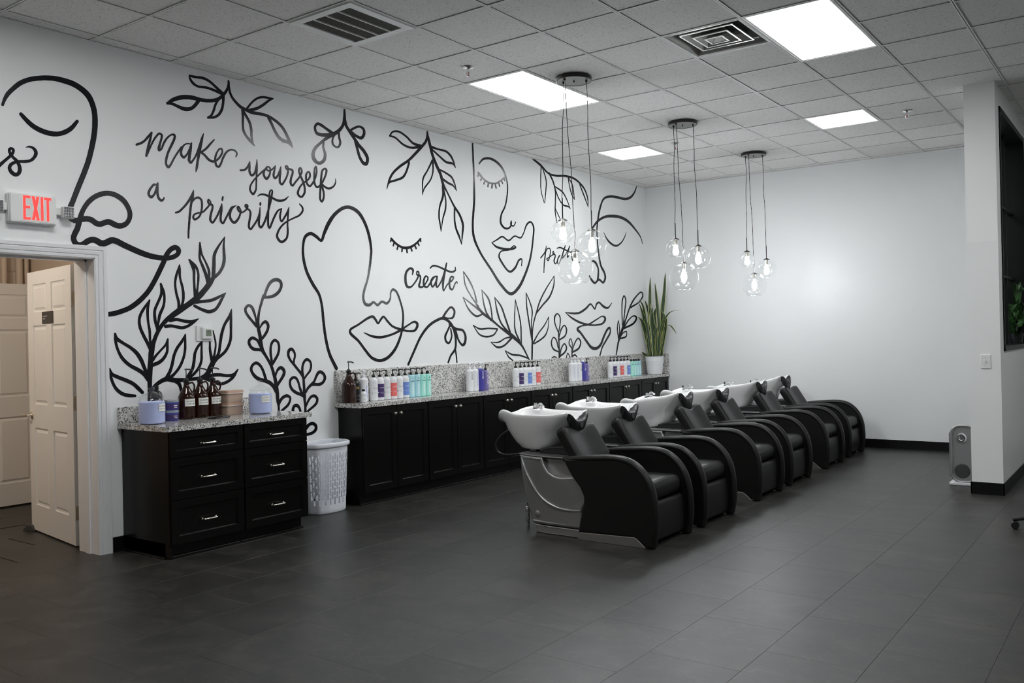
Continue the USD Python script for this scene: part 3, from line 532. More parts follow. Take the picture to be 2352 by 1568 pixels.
    'word_pretty': '''8609,2414,18 8699,2490,17 8733,2568,10
8729,2558,14 8706,2460,24 8679,2337,23 8668,2241,17
8698,2460,17 8753,2534,15 8807,2538,17 8814,2488,20 8766,2393,19 8736,2407,16 8821,2447,14 8895,2488,17 8878,2513,12 8868,2491,20 8921,2464,22 8891,2390,26 8926,2362,17 9003,2459,17 9026,2471,15 8984,2437,22 8964,2384,25 8990,2360,12 9038,2420,19 9117,2539,19 9148,2599,17
9148,2599,16 9108,2539,21 9077,2448,25 9134,2478,14 9222,2568,17 9248,2601,18 9212,2536,22 9190,2461,20 9248,2496,16 9288,2530,14
9288,2530,19 9303,2436,21 9361,2429,18 9414,2539,14
9414,2539,16 9403,2400,22 9355,2280,18 9298,2309,23 9339,2364,15 9478,2415,9
8961,2554,12 9026,2569,19 9155,2547,20 9287,2525,15 9385,2537,10''',
}
# ================================================================== THE ROOM
# floor: vinyl tiles 0.4445 x 0.60 in columns with shifted joints; only tiles that can be seen are single pieces
floor = struct('floor')
obj('subfloor', bx(-3.3, XR, Y0, YB, -0.06, -0.0035), floor_mat, floor, smooth=False)
TW, TL, GAP = 0.4445, 0.60, 0.0004
tiles = []
for i in range(-18, 14):
    xa = 4.1405 + i * TW; off = (3.545 + 0.285 * i) % TL
    for j in range(-9, 22):
        ya = off + j * TL - TL
        x0, x1, y0, y1 = max(xa, -3.0), min(xa + TW, XR), max(ya, Y0), min(ya + TL, YB)
        if x1 - x0 < 0.03 or y1 - y0 < 0.03: continue
        if x0 < -0.2 and not (0.6 < y0 and y1 < 4.3): continue
        c = [(x, y, 0) for x in (x0, x1) for y in (y0, y1)]
        if not in_view(c, 40): continue
        if x0 < -0.05 and (y0 > 4.0 or not in_view([((x0 + x1) / 2, (y0 + y1) / 2, 0)], 0)): continue
        d = np.linalg.norm(np.array([(x0 + x1) / 2, (y0 + y1) / 2]) - EYE[:2])
        tiles.append((d, x0, x1, y0, y1))
tiles.sort()
rest = []
for k, (d, x0, x1, y0, y1) in enumerate(tiles):
    m = cbx(x0 + GAP, x1 - GAP, y0 + GAP, y1 - GAP, -0.0034, 0.0, 0.0006)
    if k < 295: obj('floor_tile', m, floor_mat, floor, smooth=False)
    else: rest.append(m)
if rest: obj('distant_floor_tiles', cat(rest), floor_mat, floor, smooth=False, kind='stuff')

# ceiling: lay-in tiles on a white metal grid
ceiling = struct('ceiling')
obj('deck', bx(-0.1, XR + 0.1, Y0 - 0.1, YB + 0.1, HC + 0.06, HC + 0.10), ceiling_dark, ceiling, smooth=False)
lights = {(-3, 0): 2, (1, 0): 2, (-4, 5): 1, (0, 5): 1}                 # (column, row): length in cells along y
hidden_lights = {(-3, -6): 2, (1, -6): 2, (5, 0): 2, (5, -6): 2, (5, 5): 1}
vents = {(-3, -3), (0, 0)}
blocked = set(vents)
for dct in (lights, hidden_lights):
    for (i, j), n in dct.items():
        for q in range(n): blocked.add((i, j + q))
xs = [x for x in (GX + i * T for i in range(-5, 12)) if x < XR]
ys = [y for y in (GY + j * T for j in range(-16, 10)) if y < YB]
unseen = []
for i in range(-6, 12):
    for j in range(-17, 10):
        if (i, j) in blocked: continue
        x0, x1, y0, y1 = max(GX + i * T, 0.0), min(GX + (i + 1) * T, XR), max(GY + j * T, Y0), min(GY + (j + 1) * T, YB)
        if x1 - x0 < 0.04 or y1 - y0 < 0.04: continue
        sag = rng.uniform(0, 0.0025)
        m = cbx(x0 + 0.006, x1 - 0.006, y0 + 0.006, y1 - 0.006, HC + 0.0045 + sag, HC + 0.02, 0.002)
        if in_view([(x, y, HC) for x in (x0, x1) for y in (y0, y1)], 60): obj('ceiling_tile', m, tile_mat, ceiling, smooth=False)
        else: unseen.append(m)
obj('ceiling_tiles_outside_view', cat(unseen), tile_mat, ceiling, smooth=False, kind='stuff')
for x in xs:
    obj('grid_bar', cat(bx(x - 0.012, x + 0.012, Y0, YB, HC, HC + 0.0025), bx(x - 0.002, x + 0.002, Y0, YB, HC, HC + 0.03)), grid_metal, ceiling, smooth=False)
for q, y in enumerate(ys):
    runs, a = [], 0.0                      # cross bars stop at the long light panels
    for (i, r), n in sorted({**lights, **hidden_lights}.items()):
        if n == 2 and r + 1 == round((y - GY) / T): runs.append((a, GX + i * T)); a = GX + (i + 1) * T
    runs.append((a, XR))
    for a, b in runs:
        obj('grid_bar', cat(bx(a, b, y - 0.012, y + 0.012, HC + 0.0002, HC + 0.0027), bx(a, b, y - 0.002, y + 0.002, HC + 0.0002, HC + 0.03)), grid_metal, ceiling, smooth=False)
obj('wall_angle', cat(bx(0, 0.022, Y0, YB, HC - 0.0005, HC + 0.002), bx(0, 0.002, Y0, YB, HC - 0.001, HC + 0.025), bx(0, XR, YB - 0.022, YB, HC - 0.0005, HC + 0.002)), grid_metal, ceiling, smooth=False)

# mural wall with the doorway
DY0, DY1, DZ = 2.17, 3.205, 2.070
wall_left = struct('wall_left')
outline = sbox(Y0, 0.0, YB + 0.12, HC + 0.06).difference(sbox(DY0, -1, DY1, DZ))
obj('plaster', yz(outline, -0.16, 0.0), wall_white, wall_left, smooth=False)
WHAT = {'face_left': ('painted_face', 'painted profile face with a closed eye and a heavy single line'), 'branch_a': ('painted_branch', 'painted hanging branch with open pointed leaves'),
        'word_make': ('painted_word', 'painted script word make'), 'word_yourself': ('painted_word', 'painted script word yourself'), 'word_a': ('painted_word', 'painted script letter a'),
        'word_priority': ('painted_word', 'painted script word priority'), 'branch_b': ('painted_branch', 'painted hanging branch with rounded loop leaves'), 'branch_c': ('painted_branch', 'painted hanging branch of long pointed leaves'),
        'face_heart': ('painted_face', 'painted one-line face with full lips below a heart-like forehead'), 'word_create': ('painted_word', 'painted script word create'), 'sprig_hook': ('painted_branch', 'painted bent sprig with drooping loop leaves'),
        'bush_a': ('painted_branch', 'painted tall sprig of loop leaves'), 'bush_b': ('painted_branch', 'painted short sprig of loop leaves'), 'plant_big': ('painted_branch', 'large painted plant with bold pointed leaves'),
        'face_mid': ('painted_face', 'painted long narrow face with one lashed eye'), 'plant_fan': ('painted_branch', 'painted fan of thin pointed leaves'), 'bush_c': ('painted_branch', 'small painted pair of loop sprigs'),
        'lips_far': ('painted_lips', 'painted parted lips drawn in one line'), 'plant_far': ('painted_branch', 'painted sprig of slim loops beside the potted plant'), 'branch_d': ('painted_branch', 'painted thin drooping branch near the corner'),
        'face_far': ('painted_face', 'painted brow, closed eye and nose near the corner'), 'word_pretty': ('painted_word', 'painted script word pretty')}
def brush(strokes):
    parts = []
    for line in strokes.splitlines():
        p = np.array([[float(v) for v in t.split(',')] for t in line.split()]) / 1000
        c = spline(p, 7)
        c[:, 2] = np.maximum(c[:, 2], 0.002)
        discs = [Point(y, z).buffer(w / 2, quad_segs=6) for y, z, w in c]
        parts += [shapely.MultiPolygon([a, b]).convex_hull if False else unary_union([a, b]).convex_hull for a, b in zip(discs[:-1], discs[1:])]
    return unary_union(parts).simplify(0.0005)
for key, strokes in MURAL.items():
    nm, lb = WHAT[key]
    obj(nm, yz(brush(strokes), 0.0002, 0.0012), mural_paint, wall_left, smooth=False, label=lb)

wall_back = struct('wall_back')
obj('plaster', bx(-0.16, XR + 0.12, YB, YB + 0.12, 0, HC + 0.06), wall_white, wall_back, smooth=False)
wall_far_right = struct('wall_right')
obj('plaster', bx(XR, XR + 0.12, Y0, YB, 0, HC + 0.06), wall_white, wall_far_right, smooth=False)
wall_front = struct('wall_front')
obj('plaster', bx(-0.16, XR + 0.12, Y0 - 0.12, Y0, 0, HC + 0.06), wall_white, wall_front, smooth=False)

# partition on the right with a deep black interior window
PX0, PX1, PY = 4.705, 4.955, 8.465
WY0, WY1, WZ0, WZ1 = 8.66, 10.32, 1.245, 3.415
part = struct('wall_partition')
obj('plaster', yz(sbox(PY, 0, YB, HC + 0.02).difference(sbox(WY0, WZ0, WY1, WZ1)), PX0, PX1), wall_white, part, smooth=False)
obj('fresh_paint_patch', bx(PX0 + 0.002, PX1 - 0.004, PY - 0.0008, PY, 2.21, HC - 0.004), fresh_paint, part, smooth=False, label='slightly brighter freshly painted area')
win = struct('window_1')
fr = []
fw = 0.055
for y0, y1, z0, z1 in ((WY0, WY0 + 0.03, WZ0, WZ1), (WY1 - 0.03, WY1, WZ0, WZ1)): fr.append(cbx(PX0 - 0.008, PX1 + 0.012, y0, y1, z0, z1, 0.003))
for z0, z1 in ((WZ0, WZ0 + 0.045), (WZ1 - 0.05, WZ1)): fr.append(cbx(PX0 - 0.008, PX1 + 0.012, WY0, WY1, z0, z1, 0.003))
obj('window_frame', cat(fr), base_black, win, smooth=False)
gx = 4.835
obj('pane', bx(gx - 0.003, gx + 0.003, WY0 + 0.03, WY1 - 0.03, WZ0 + 0.045, WZ1 - 0.05), window_glass, win, smooth=False)
for ym in (9.215, 9.78): obj('mullion', cbx(gx - 0.02, gx + 0.02, ym - 0.012, ym + 0.012, WZ0 + 0.04, WZ1 - 0.045, 0.002), base_black, win, smooth=False)
for zm in (1.955, 2.63): obj('muntin', cbx(gx - 0.02, gx + 0.02, WY0 + 0.02, WY1 - 0.02, zm - 0.012, zm + 0.012, 0.002), base_black, win, smooth=False)

# baseboards
def base(name, m): 
    p = struct(name); obj('cove_base', m, base_black, p, smooth=False)
base('baseboard_left', cat(bx(0, 0.008, 3.30, 3.375, 0, 0.105), bx(0, 0.008, 4.575, 5.385, 0, 0.105), bx(0, 0.008, Y0, 2.07, 0, 0.105)))
base('baseboard_back', cat(bx(0.34, PX0, YB - 0.008, YB, 0, 0.105), bx(PX1, XR, YB - 0.008, YB, 0, 0.105), bx(0.34, PX0, YB - 0.014, YB, 0, 0.012)))
base('baseboard_partition', cat(bx(PX0 - 0.008, PX1 + 0.008, PY - 0.008, PY, 0, 0.105), bx(PX1, PX1 + 0.008, PY - 0.008, YB, 0, 0.105), bx(PX0 - 0.008, PX0, PY - 0.008, YB, 0, 0.105)))
base('baseboard_right', bx(XR - 0.008, XR, Y0, YB, 0, 0.105))
base('baseboard_front', bx(0, XR, Y0, Y0 + 0.008, 0, 0.105))

# door casing and jamb
trim = struct('trim_1')
CW = 0.088
def casing_profile(s0):      # (offset from the opening, thickness) steps
    return [(0.0, 0.010), (0.018, 0.010), (0.020, 0.014), (0.058, 0.017), (0.062, 0.021), (CW, 0.021)]
def strip(y_of, z0, z1, y0t, y1t): pass
prof = [(0.004, 0.0), (0.004, 0.009), (0.020, 0.011), (0.023, 0.008), (0.028, 0.014), (0.050, 0.017), (0.055, 0.013), (0.060, 0.020), (0.082, 0.021), (0.088, 0.012), (0.088, 0.0)]
def sweep_casing(corner_pts):
    """mitred casing around the opening: right jamb, head, left jamb"""
    R = []
    for (y, z, ny, nz) in corner_pts: R.append([(t, y + o * ny, z + o * nz) for o, t in prof])
    return loft(R, True, True)
obj('casing', sweep_casing([(DY1, 0, 1, 0), (DY1, DZ, 1, 1), (DY0, DZ, -1, 1), (DY0, 0, -1, 0)]), trim_white, trim, smooth=False)
obj('jamb', cat(bx(-0.27, 0.004, DY1 - 0.002, DY1 + 0.018, 0, DZ + 0.002), bx(-0.27, 0.004, DY0 - 0.018, DY0 + 0.002, 0, DZ), bx(-0.27, 0.004, DY0 - 0.018, DY1 + 0.018, DZ - 0.002, DZ + 0.018),
                bx(-0.16, -0.10, DY1 - 0.014, DY1 - 0.001, 0, DZ), bx(-0.16, -0.10, DY0, DY1, DZ - 0.014, DZ - 0.001)), trim_white, trim, smooth=False)

# six-panel door leaves: x = width from the hinge, y = thickness, z = height
PU = ((0.125, 0.425), (0.54, 0.845)); PZ = ((0.205, 0.815), (1.00, 1.62), (1.725, 1.945))
def door_leaf(width, height, thick, parent, mat):
    k = width / 0.965
    slab = sbox(0, 0, width, height); pans = []
    for u0, u1 in PU:
        for z0, z1 in PZ: pans.append((u0 * k, u1 * k, z0, z1))
    for u0, u1, z0, z1 in pans: slab = slab.difference(sbox(u0, z0, u1, z1))
    obj('leaf', xz(slab, 0, thick), mat, parent, smooth=False)
    for u0, u1, z0, z1 in pans:
        rings = []
        for ins, dep in ((0, 0.0), (0.004, 0.010), (0.016, 0.012), (0.034, 0.003), (0.036, 0.002)):
            rings.append([(u0 + ins, dep, z0 + ins), (u1 - ins, dep, z0 + ins), (u1 - ins, dep, z1 - ins), (u0 + ins, dep, z1 - ins)])
        front = loft(rings, False, True); back = front.copy(); back.vertices[:, 1] = thick - back.vertices[:, 1]; back.invert()
        obj('raised_panel', cat(front, back), mat, parent, smooth=False)
def lever(parent, u, z, side, flip=1, thick=0.045):
    y = 0.0 if side < 0 else thick; s = side
    ros = moved(remap(lathe([(0, 0), (0.031, 0), (0.031, 0.006), (0.024, 0.012), (0.012, 0.014), (0.011, 0.045), (0, 0.045)], 24), lambda a, b, c: (a, s * c, b)), u, y, z)
    arm = tube(spline([(u, y + s * 0.042, z), (u + flip * 0.02, y + s * 0.052, z + 0.002), (u + flip * 0.06, y + s * 0.053, z + 0.004), (u + flip * 0.115, y + s * 0.050, z - 0.002)], 6), [0.009] * 18 + [0.007], 10)
    obj('handle', cat(ros, arm), nickel, parent)
ang = math.degrees(math.atan2(0.14, -0.99))
dv = np.array([-0.99, 0.14]) / np.hypot(0.99, 0.14)
d1 = struct('door_1')
hx, hy = -0.26 + dv[0] * 0.127, 3.265 + dv[1] * 0.127
x1 = UsdGeom.Xform(stage.GetPrimAtPath(d1)); x1.AddTranslateOp().Set(Gf.Vec3d(hx, hy, 0.012)); x1.AddRotateZOp().Set(ang); x1.AddScaleOp().Set(Gf.Vec3f(1, 1, 1))
# local y of the leaf runs away from the camera once turned, so the visible face is y = thick
door_leaf(0.965, 2.045, 0.045, d1, door_white)
lever(d1, 0.90, 0.91, +1); lever(d1, 0.90, 0.91, -1)
obj('name_plate', cbx(0.375, 0.62, 0.045, 0.049, 1.628, 1.722, 0.004), plastic_black, d1, smooth=False, label='small black sign plate')
obj('plate_lettering', cat(bx(0.50, 0.60, 0.049, 0.0494, 1.683, 1.690), bx(0.545, 0.60, 0.049, 0.0494, 1.664, 1.671)), ink_grey, d1, smooth=False)
for z in (0.235, 1.035, 1.80):
    obj('hinge', cat(cbx(-0.0025, 0.0, 0.006, 0.042, z - 0.052, z + 0.052, 0.001), moved(cyl(0.0085, 0.104, 12), -0.008, -0.006, z - 0.052), cbx(-0.03, -0.004, -0.010, -0.0075, z - 0.052, z + 0.052, 0.001)), nickel, d1)

d2 = struct('door_2')
x2 = UsdGeom.Xform(stage.GetPrimAtPath(d2)); x2.AddTranslateOp().Set(Gf.Vec3d(-2.66, 4.085, 0.012)); x2.AddRotateZOp().Set(-90.0)
door_leaf(0.945, 2.045, 0.045, d2, door_white)
lever(d2, 0.885, 0.905, +1, 1)

# the back room: block wall, side wall, ceiling
room = struct('wall_back_room')
blocks = []
zc = 0.0; row = 0
while zc < 3.0:
    for y in np.arange(0.4 - (0.2 if row % 2 else 0), 4.15, 0.4):
        y0, y1 = max(0.4, y), min(4.15, y + 0.4)
        if y1 - y0 > 0.03: blocks.append((y0, y1, zc, zc + 0.2))
    zc += 0.2; row += 1
for y0, y1, z0, z1 in blocks:
    if z1 > 1.9 and y1 > 3.2 and z0 < 2.5: obj('block', cbx(-3.16, -3.0, y0 + 0.003, y1 - 0.003, z0 + 0.003, z1 - 0.003, 0.006), wall_tan, room, smooth=False)
obj('mortar', bx(-3.15, -3.006, 0.4, 4.15, 0, 3.0), wall_tan, room, smooth=False)
obj('side_wall', cat(bx(-3.15, -0.16, 4.15, 4.25, 0, 3.0), bx(-3.15, -0.16, 0.3, 0.4, 0, 3.0)), wall_tan, room, smooth=False)
obj('room_ceiling', bx(-3.15, -0.16, 0.3, 4.25, 3.0, 3.1), wall_tan, room, smooth=False)
for y, r in ((3.90, 0.024), (4.035, 0.03), (4.10, 0.02)): obj('pipe', moved(cyl(r, 2.99, 14), -2.96, y, 0.0), wall_tan, room)
# ================================================================== CEILING FITTINGS
def make_light(n):
    w, l = T / 2 - 0.013, n * T / 2 - 0.013
    root = thing('ceiling_light', 'x', 'ceiling light')
    f = sbox(-w, -l, w, l).difference(sbox(-w + 0.014, -l + 0.014, w - 0.014, l - 0.014))
    obj('frame', moved(extr(f, 0.05), z=0.003), grid_metal, root, smooth=False)
    obj('diffuser', bx(-w + 0.014, w - 0.014, -l + 0.014, l - 0.014, 0.007, 0.011), panel_glow, root, smooth=False)
    obj('housing', bx(-w + 0.002, w - 0.002, -l + 0.002, l - 0.002, 0.05, 0.055), ceiling_dark, root, smooth=False)
    return root
protoL = {}
LIGHT_LABEL = {(-3, 0): 'long rectangular white light panel in the ceiling beside the nearest hanging lamp', (1, 0): 'long white light panel in the ceiling next to the louvred air diffuser',
               (-4, 5): 'square white light panel in the ceiling between the middle hanging lamp and the mural wall', (0, 5): 'square white light panel in the ceiling between the farthest hanging lamp and the partition'}
def put_light(k, n, label, group):
    i, j = k; loc = (GX + (i + 0.5) * T, GY + (j + n / 2) * T, HC)
    if n not in protoL:
        protoL[n] = make_light(n); p = stage.GetPrimAtPath(protoL[n]); p.GetAttribute('xformOp:translate').Set(Gf.Vec3d(*loc)); tags(p, label=label, group=group)
    else: copy(protoL[n], label, loc, group=group)
for k, n in lights.items(): put_light(k, n, LIGHT_LABEL[k], 'ceiling light panels')
for k, n in hidden_lights.items(): put_light(k, n, 'white light panel in the ceiling outside the picture', 'ceiling lights outside the picture')

blade_grey = plain('blade_grey', (0.20, 0.195, 0.185), 0.5)
# return grille: four banks of fine blades
v = thing('return_air_grille', 'white return air grille with four banks of fine dark slots in the ceiling', 'air vent', (GX - 2.5 * T, GY - 2.5 * T, HC))
w = T / 2 - 0.013
obj('backing', bx(-w + 0.01, w - 0.01, -w + 0.01, w - 0.01, 0.05, 0.054), ceiling_dark, v, smooth=False)
# four banks side by side across x, their blades running along y
f = sbox(-w, -w, w, w); banks = []
for q in range(4):
    a = -0.232 + q * 0.1175; banks.append((a, a + 0.108)); f = f.difference(sbox(a, -0.235, a + 0.108, 0.235))
obj('frame', moved(extr(f, 0.012), z=-0.006), device_white, v, smooth=False)
for a, b in banks:
    for q in range(9):
        x = a + 0.006 + q * 0.012
        bl = bx(-0.0012, 0.0012, -0.235, 0.235, -0.006, 0.006); bl.apply_transform(trimesh.transformations.rotation_matrix(-0.5, [0, 1, 0])); bl.apply_translation((x, 0, 0.004))
        obj('blade', bl, blade_grey, v, smooth=False)

# square louvred diffuser: nested pyramid rings
v = thing('air_diffuser', 'square metal air diffuser of nested louvre rings in the ceiling', 'air vent', (GX + 0.5 * T, GY + 0.5 * T, HC))
dm = plain('diffuser_metal', (0.62, 0.62, 0.60), 0.22, 0.85)
def sq(a, z): return [(-a, -a, z), (a, -a, z), (a, a, z), (-a, a, z)]
obj('pan', cat(loft([sq(w, 0.0), sq(w - 0.012, -0.002), sq(w - 0.02, 0.006), sq(0.235, 0.085), sq(0.15, 0.11)], False, False), bx(-0.16, 0.16, -0.16, 0.16, 0.11, 0.112)), dm, v, smooth=False)
for a, z in ((0.205, 0.020), (0.135, 0.012), (0.07, 0.006)):
    r = loft([sq(a - 0.055, z + 0.055), sq(a - 0.012, z + 0.004), sq(a, z - 0.004), sq(a, z - 0.010), sq(a - 0.012, z - 0.010), sq(a - 0.060, z + 0.050)], False, False)
    obj('louvre', r, dm, v, smooth=False)
obj('centre_plate', loft([sq(0.055, 0.0), sq(0.02, 0.02)], False, True), dm, v, smooth=False)

# sprinklers
def make_sprinkler(label, loc):
    s = thing('sprinkler', label, 'sprinkler head', loc)
    obj('escutcheon', lathe([(0.012, 0.0), (0.042, -0.001), (0.040, -0.006), (0.014, -0.014), (0.012, -0.014)], 24), chrome, s)
    obj('head', cat(moved(cyl(0.011, 0.03, 14), z=-0.038), tube([(0.010, 0, -0.036), (0.016, 0, -0.048), (0.010, 0, -0.064), (0.0, 0, -0.068), (-0.010, 0, -0.064), (-0.016, 0, -0.048), (-0.010, 0, -0.036)], 0.0032, 6)), chrome, s)
    obj('bulb', moved(cyl(0.0035, 0.026, 8), z=-0.064), plain_red, s)
    obj('deflector', moved(lathe([(0, 0), (0.016, 0), (0.016, 0.0015), (0, 0.0015)], 16), z=-0.071), chrome, s)
    return s
plain_red = plain('bulb_red', (0.5, 0.03, 0.02), 0.2)
sp = make_sprinkler('small sprinkler head in the ceiling left of the long light panel', (1.672, 5.311, HC))
copy(sp, 'small sprinkler head in the ceiling behind the cords of the middle hanging lamp', (1.693, 8.867, HC), group='sprinkler heads')
copy(sp, 'small sprinkler head in the ceiling nearest the white partition', (4.106, 9.046, HC), group='sprinkler heads')
tags(stage.GetPrimAtPath(sp), group='sprinkler heads')

# pendant clusters: canopy with three glass globes each
def globe(root, cx, cy, cz, R, rod, sway):
    top = cz + R * 0.985
    cut = -0.80
    th = np.linspace(math.acos(0.985), math.acos(cut), 26)
    outer = [(R * math.sin(t), R * math.cos(t)) for t in th]
    prof_g = outer + [(outer[-1][0] - 0.006, outer[-1][1] - 0.004)]
    obj('glass_globe', moved(lathe(prof_g, 40), cx, cy, cz), clear_glass, root, smooth=True)
    zr = R * cut
    obj('globe_rim', moved(tube([(outer[-1][0] * math.cos(a), outer[-1][0] * math.sin(a), zr) for a in np.linspace(0, 2 * math.pi, 40, endpoint=False)], 0.0022, 6, closed=True), cx, cy, cz), thick_glass, root)
    obj('cap', moved(lathe([(0.0, 0.014), (0.010, 0.014), (0.020, 0.008), (0.032, 0.002), (0.040, -0.006), (0.038, -0.007), (0.0, -0.002)], 28), cx, cy, top), metal_dark, root)
    obj('socket', moved(cyl(0.017, 0.056, 18), cx, cy, top - 0.062), nickel, root)
    kb = min(1.0, R / 0.118); b = [(0.0, -0.122 * kb), (0.012, -0.120 * kb), (0.023, -0.110 * kb), (0.0305, -0.090 * kb), (0.0305, -0.068 * kb), (0.024, -0.042 * kb), (0.016, -0.020 * kb), (0.013, 0.0), (0.0, 0.0)]
    obj('bulb', moved(lathe(b, 22), cx, cy, top - 0.062), bulb_glow, root)
    z1 = top + 0.012
    obj('stem', moved(cyl(0.0048, rod, 10), cx, cy, z1), metal_dark, root)
    return z1 + rod
def pendant(label, x, y, specs):
    root = thing('pendant_lamp', label, 'pendant lamp', (x, y, HC), group='pendant lamps over the backwash chairs')
    obj('canopy', lathe([(0, -0.001), (0.145, -0.001), (0.147, -0.004), (0.147, -0.026), (0.143, -0.030), (0.139, -0.030)], 48), metal_dark, root)
    obj('canopy_face', lathe([(0.139, -0.030), (0.137, -0.0275), (0, -0.0275)], 48), canopy_face, root)
    obj('screw', moved(cyl(0.006, 0.010, 10), 0, 0, -0.038), metal_dark, root)
    for (dx, dy, z, R, rod, hx, hy) in specs:
        zt = globe(root, dx, dy, z - HC, R, rod, 0)
        obj('cord_grip', moved(lathe([(0, 0), (0.008, 0), (0.010, 0.012), (0, 0.012)], 12), hx, hy, -0.040), metal_dark, root)
        n = 6; zz = np.linspace(-0.036, zt, n); s = rng.uniform(-1, 1)
        pts = [(hx + (dx - hx) * (k / (n - 1)) + 0.003 * math.sin(k * 2.2 + s), hy + (dy - hy) * (k / (n - 1)) + 0.003 * math.cos(k * 1.7 + s), zz[k]) for k in range(n)]
        obj('cord', tube(spline(pts, 6), 0.0030, 8), metal_dark, root)
HOLES = ((-0.092, -0.02), (0.088, 0.052), (-0.025, -0.10))
def specs(zs, Rs, rods, offs): return [(o[0], o[1], z, R, rd, h[0], h[1]) for z, R, rd, o, h in zip(zs, Rs, rods, offs, HOLES)]
pendant('hanging lamp of three clear glass globes nearest the camera', 2.171, 6.067, specs((2.320, 2.211, 2.017), (0.098, 0.120, 0.147), (0.17, 0.15, 0.15), ((-0.094, -0.069), (0.100, 0.068), (-0.015, -0.012))))
pendant('hanging lamp of three clear glass globes, middle of the three', 2.194, 8.031, specs((2.318, 2.221, 2.028), (0.098, 0.122, 0.147), (0.15, 0.15, 0.15), ((-0.079, -0.058), (0.106, 0.072), (-0.016, -0.013))))
pendant('hanging lamp of three clear glass globes farthest back, by the white rear wall', 2.175, 9.957, specs((2.328, 2.209, 2.016), (0.096, 0.118, 0.143), (0.15, 0.15, 0.15), ((-0.084, -0.062), (0.104, 0.070), (-0.018, -0.015))))

# ================================================================== ON THE MURAL WALL
ex = thing('exit_sign', 'white exit sign with red letters and two side lamp heads above the door', 'exit sign', (0.0, 2.787, 2.365))
bodyp = sbox(-0.150, -0.098, 0.150, 0.098).buffer(-0.015).buffer(0.015)
def layered(poly, x0, x1, c):
    return cat(yz(poly, x0, x1 - c), yz(poly.buffer(-c), x1 - c, x1))
obj('body', cat(yz(bodyp, 0.0012, 0.036), layered(bodyp.buffer(-0.004), 0.036, 0.056, 0.005)), device_white, ex, smooth=False)
obj('lower_groove', bx(0.0557, 0.0563, -0.132, 0.132, -0.0835, -0.0815), ink_grey, ex, smooth=False)
def letters():
    s = []; h = 0.078; t = 0.0155
    def add(ps): s.append(Polygon(ps))
    y = -0.078
    s.append(unary_union([sbox(y, -h, y + t, h), sbox(y, h - t, y + 0.045, h), sbox(y, -t / 2 + 0.004, y + 0.043, t / 2 + 0.004), sbox(y, -h, y + 0.045, -h + t)])); y += 0.053
    s.append(unary_union([Polygon([(y, h), (y + 0.018, h), (y + 0.048, -h), (y + 0.030, -h)]), Polygon([(y + 0.030, h), (y + 0.048, h), (y + 0.018, -h), (y, -h)])])); y += 0.057
    s.append(sbox(y, -h, y + t, h)); y += 0.0225
    s.append(unary_union([sbox(y, h - t, y + 0.044, h), sbox(y + 0.0145, -h, y + 0.0295, h)]))
    return s
for L in letters(): obj('letter', moved(yz(L, 0.0557, 0.0575), y=0.012, z=0.006), exit_red, ex, smooth=False, )
for sgn in (-1, 1):
    obj('lamp_arm', cat(cbx(0.006, 0.030, min(sgn * 0.15, sgn * 0.205), max(sgn * 0.15, sgn * 0.205), -0.02, 0.03, 0.004)), device_white, ex, smooth=False)
    cy = sgn * 0.222
    obj('lamp_head', moved(rbox(0.045, 0.076, 0.082, 0.009), 0.046, cy, 0.0), device_white, ex, smooth=40)
    cells = []
    for a in range(4):
        for b in range(4):
            y0, z0 = cy - 0.033 + a * 0.0165, -0.036 + b * 0.018
            cells.append(trimesh.Trimesh([(0.069, y0, z0), (0.069, y0 + 0.0160, z0), (0.069, y0 + 0.0160, z0 + 0.0175), (0.069, y0, z0 + 0.0175), (0.0765, y0 + 0.008, z0 + 0.0088)], [[0, 1, 4], [1, 2, 4], [2, 3, 4], [3, 0, 4]], process=False))
    obj('reflector', cat(cells), led_head, ex, smooth=False)

th = thing('thermostat', 'white square thermostat with a small grey display on the mural wall', 'thermostat', (0.0, 4.054, 1.541))
obj('back_plate', moved(rbox(0.010, 0.140, 0.122, 0.0045), 0.0058, 0, 0), device_white, th)
obj('body', moved(rbox(0.026, 0.088, 0.096, 0.010), 0.016, 0.012, 0.002), device_white, th, smooth=40)
obj('display', bx(0.0288, 0.0294, -0.002, 0.046, -0.022, 0.028), screen_lcd, th, smooth=False)
dg = txt('72', 0.018, 0.0003); dg = remap(dg, lambda a, b, c: (0.0295 + c, 0.011 + a, 0.0 + b)); obj('digits', dg, ink, th, smooth=False)

sw = thing('light_switch', 'white single light switch plate on the end of the partition', 'light switch', (4.838, PY, 1.161))
obj('plate', moved(rbox(0.080, 0.008, 0.122, 0.0038), 0, -0.0045, 0), device_white, sw)
obj('toggle', moved(rbox(0.010, 0.016, 0.020, 0.003), 0, -0.013, 0.002), device_white, sw)
obj('screw', cat(*[moved(remap(cyl(0.003, 0.001, 8), lambda a, b, c: (a, -c - 0.0085, b)), 0, 0, z) for z in (-0.03, 0.03)]), nickel, sw)
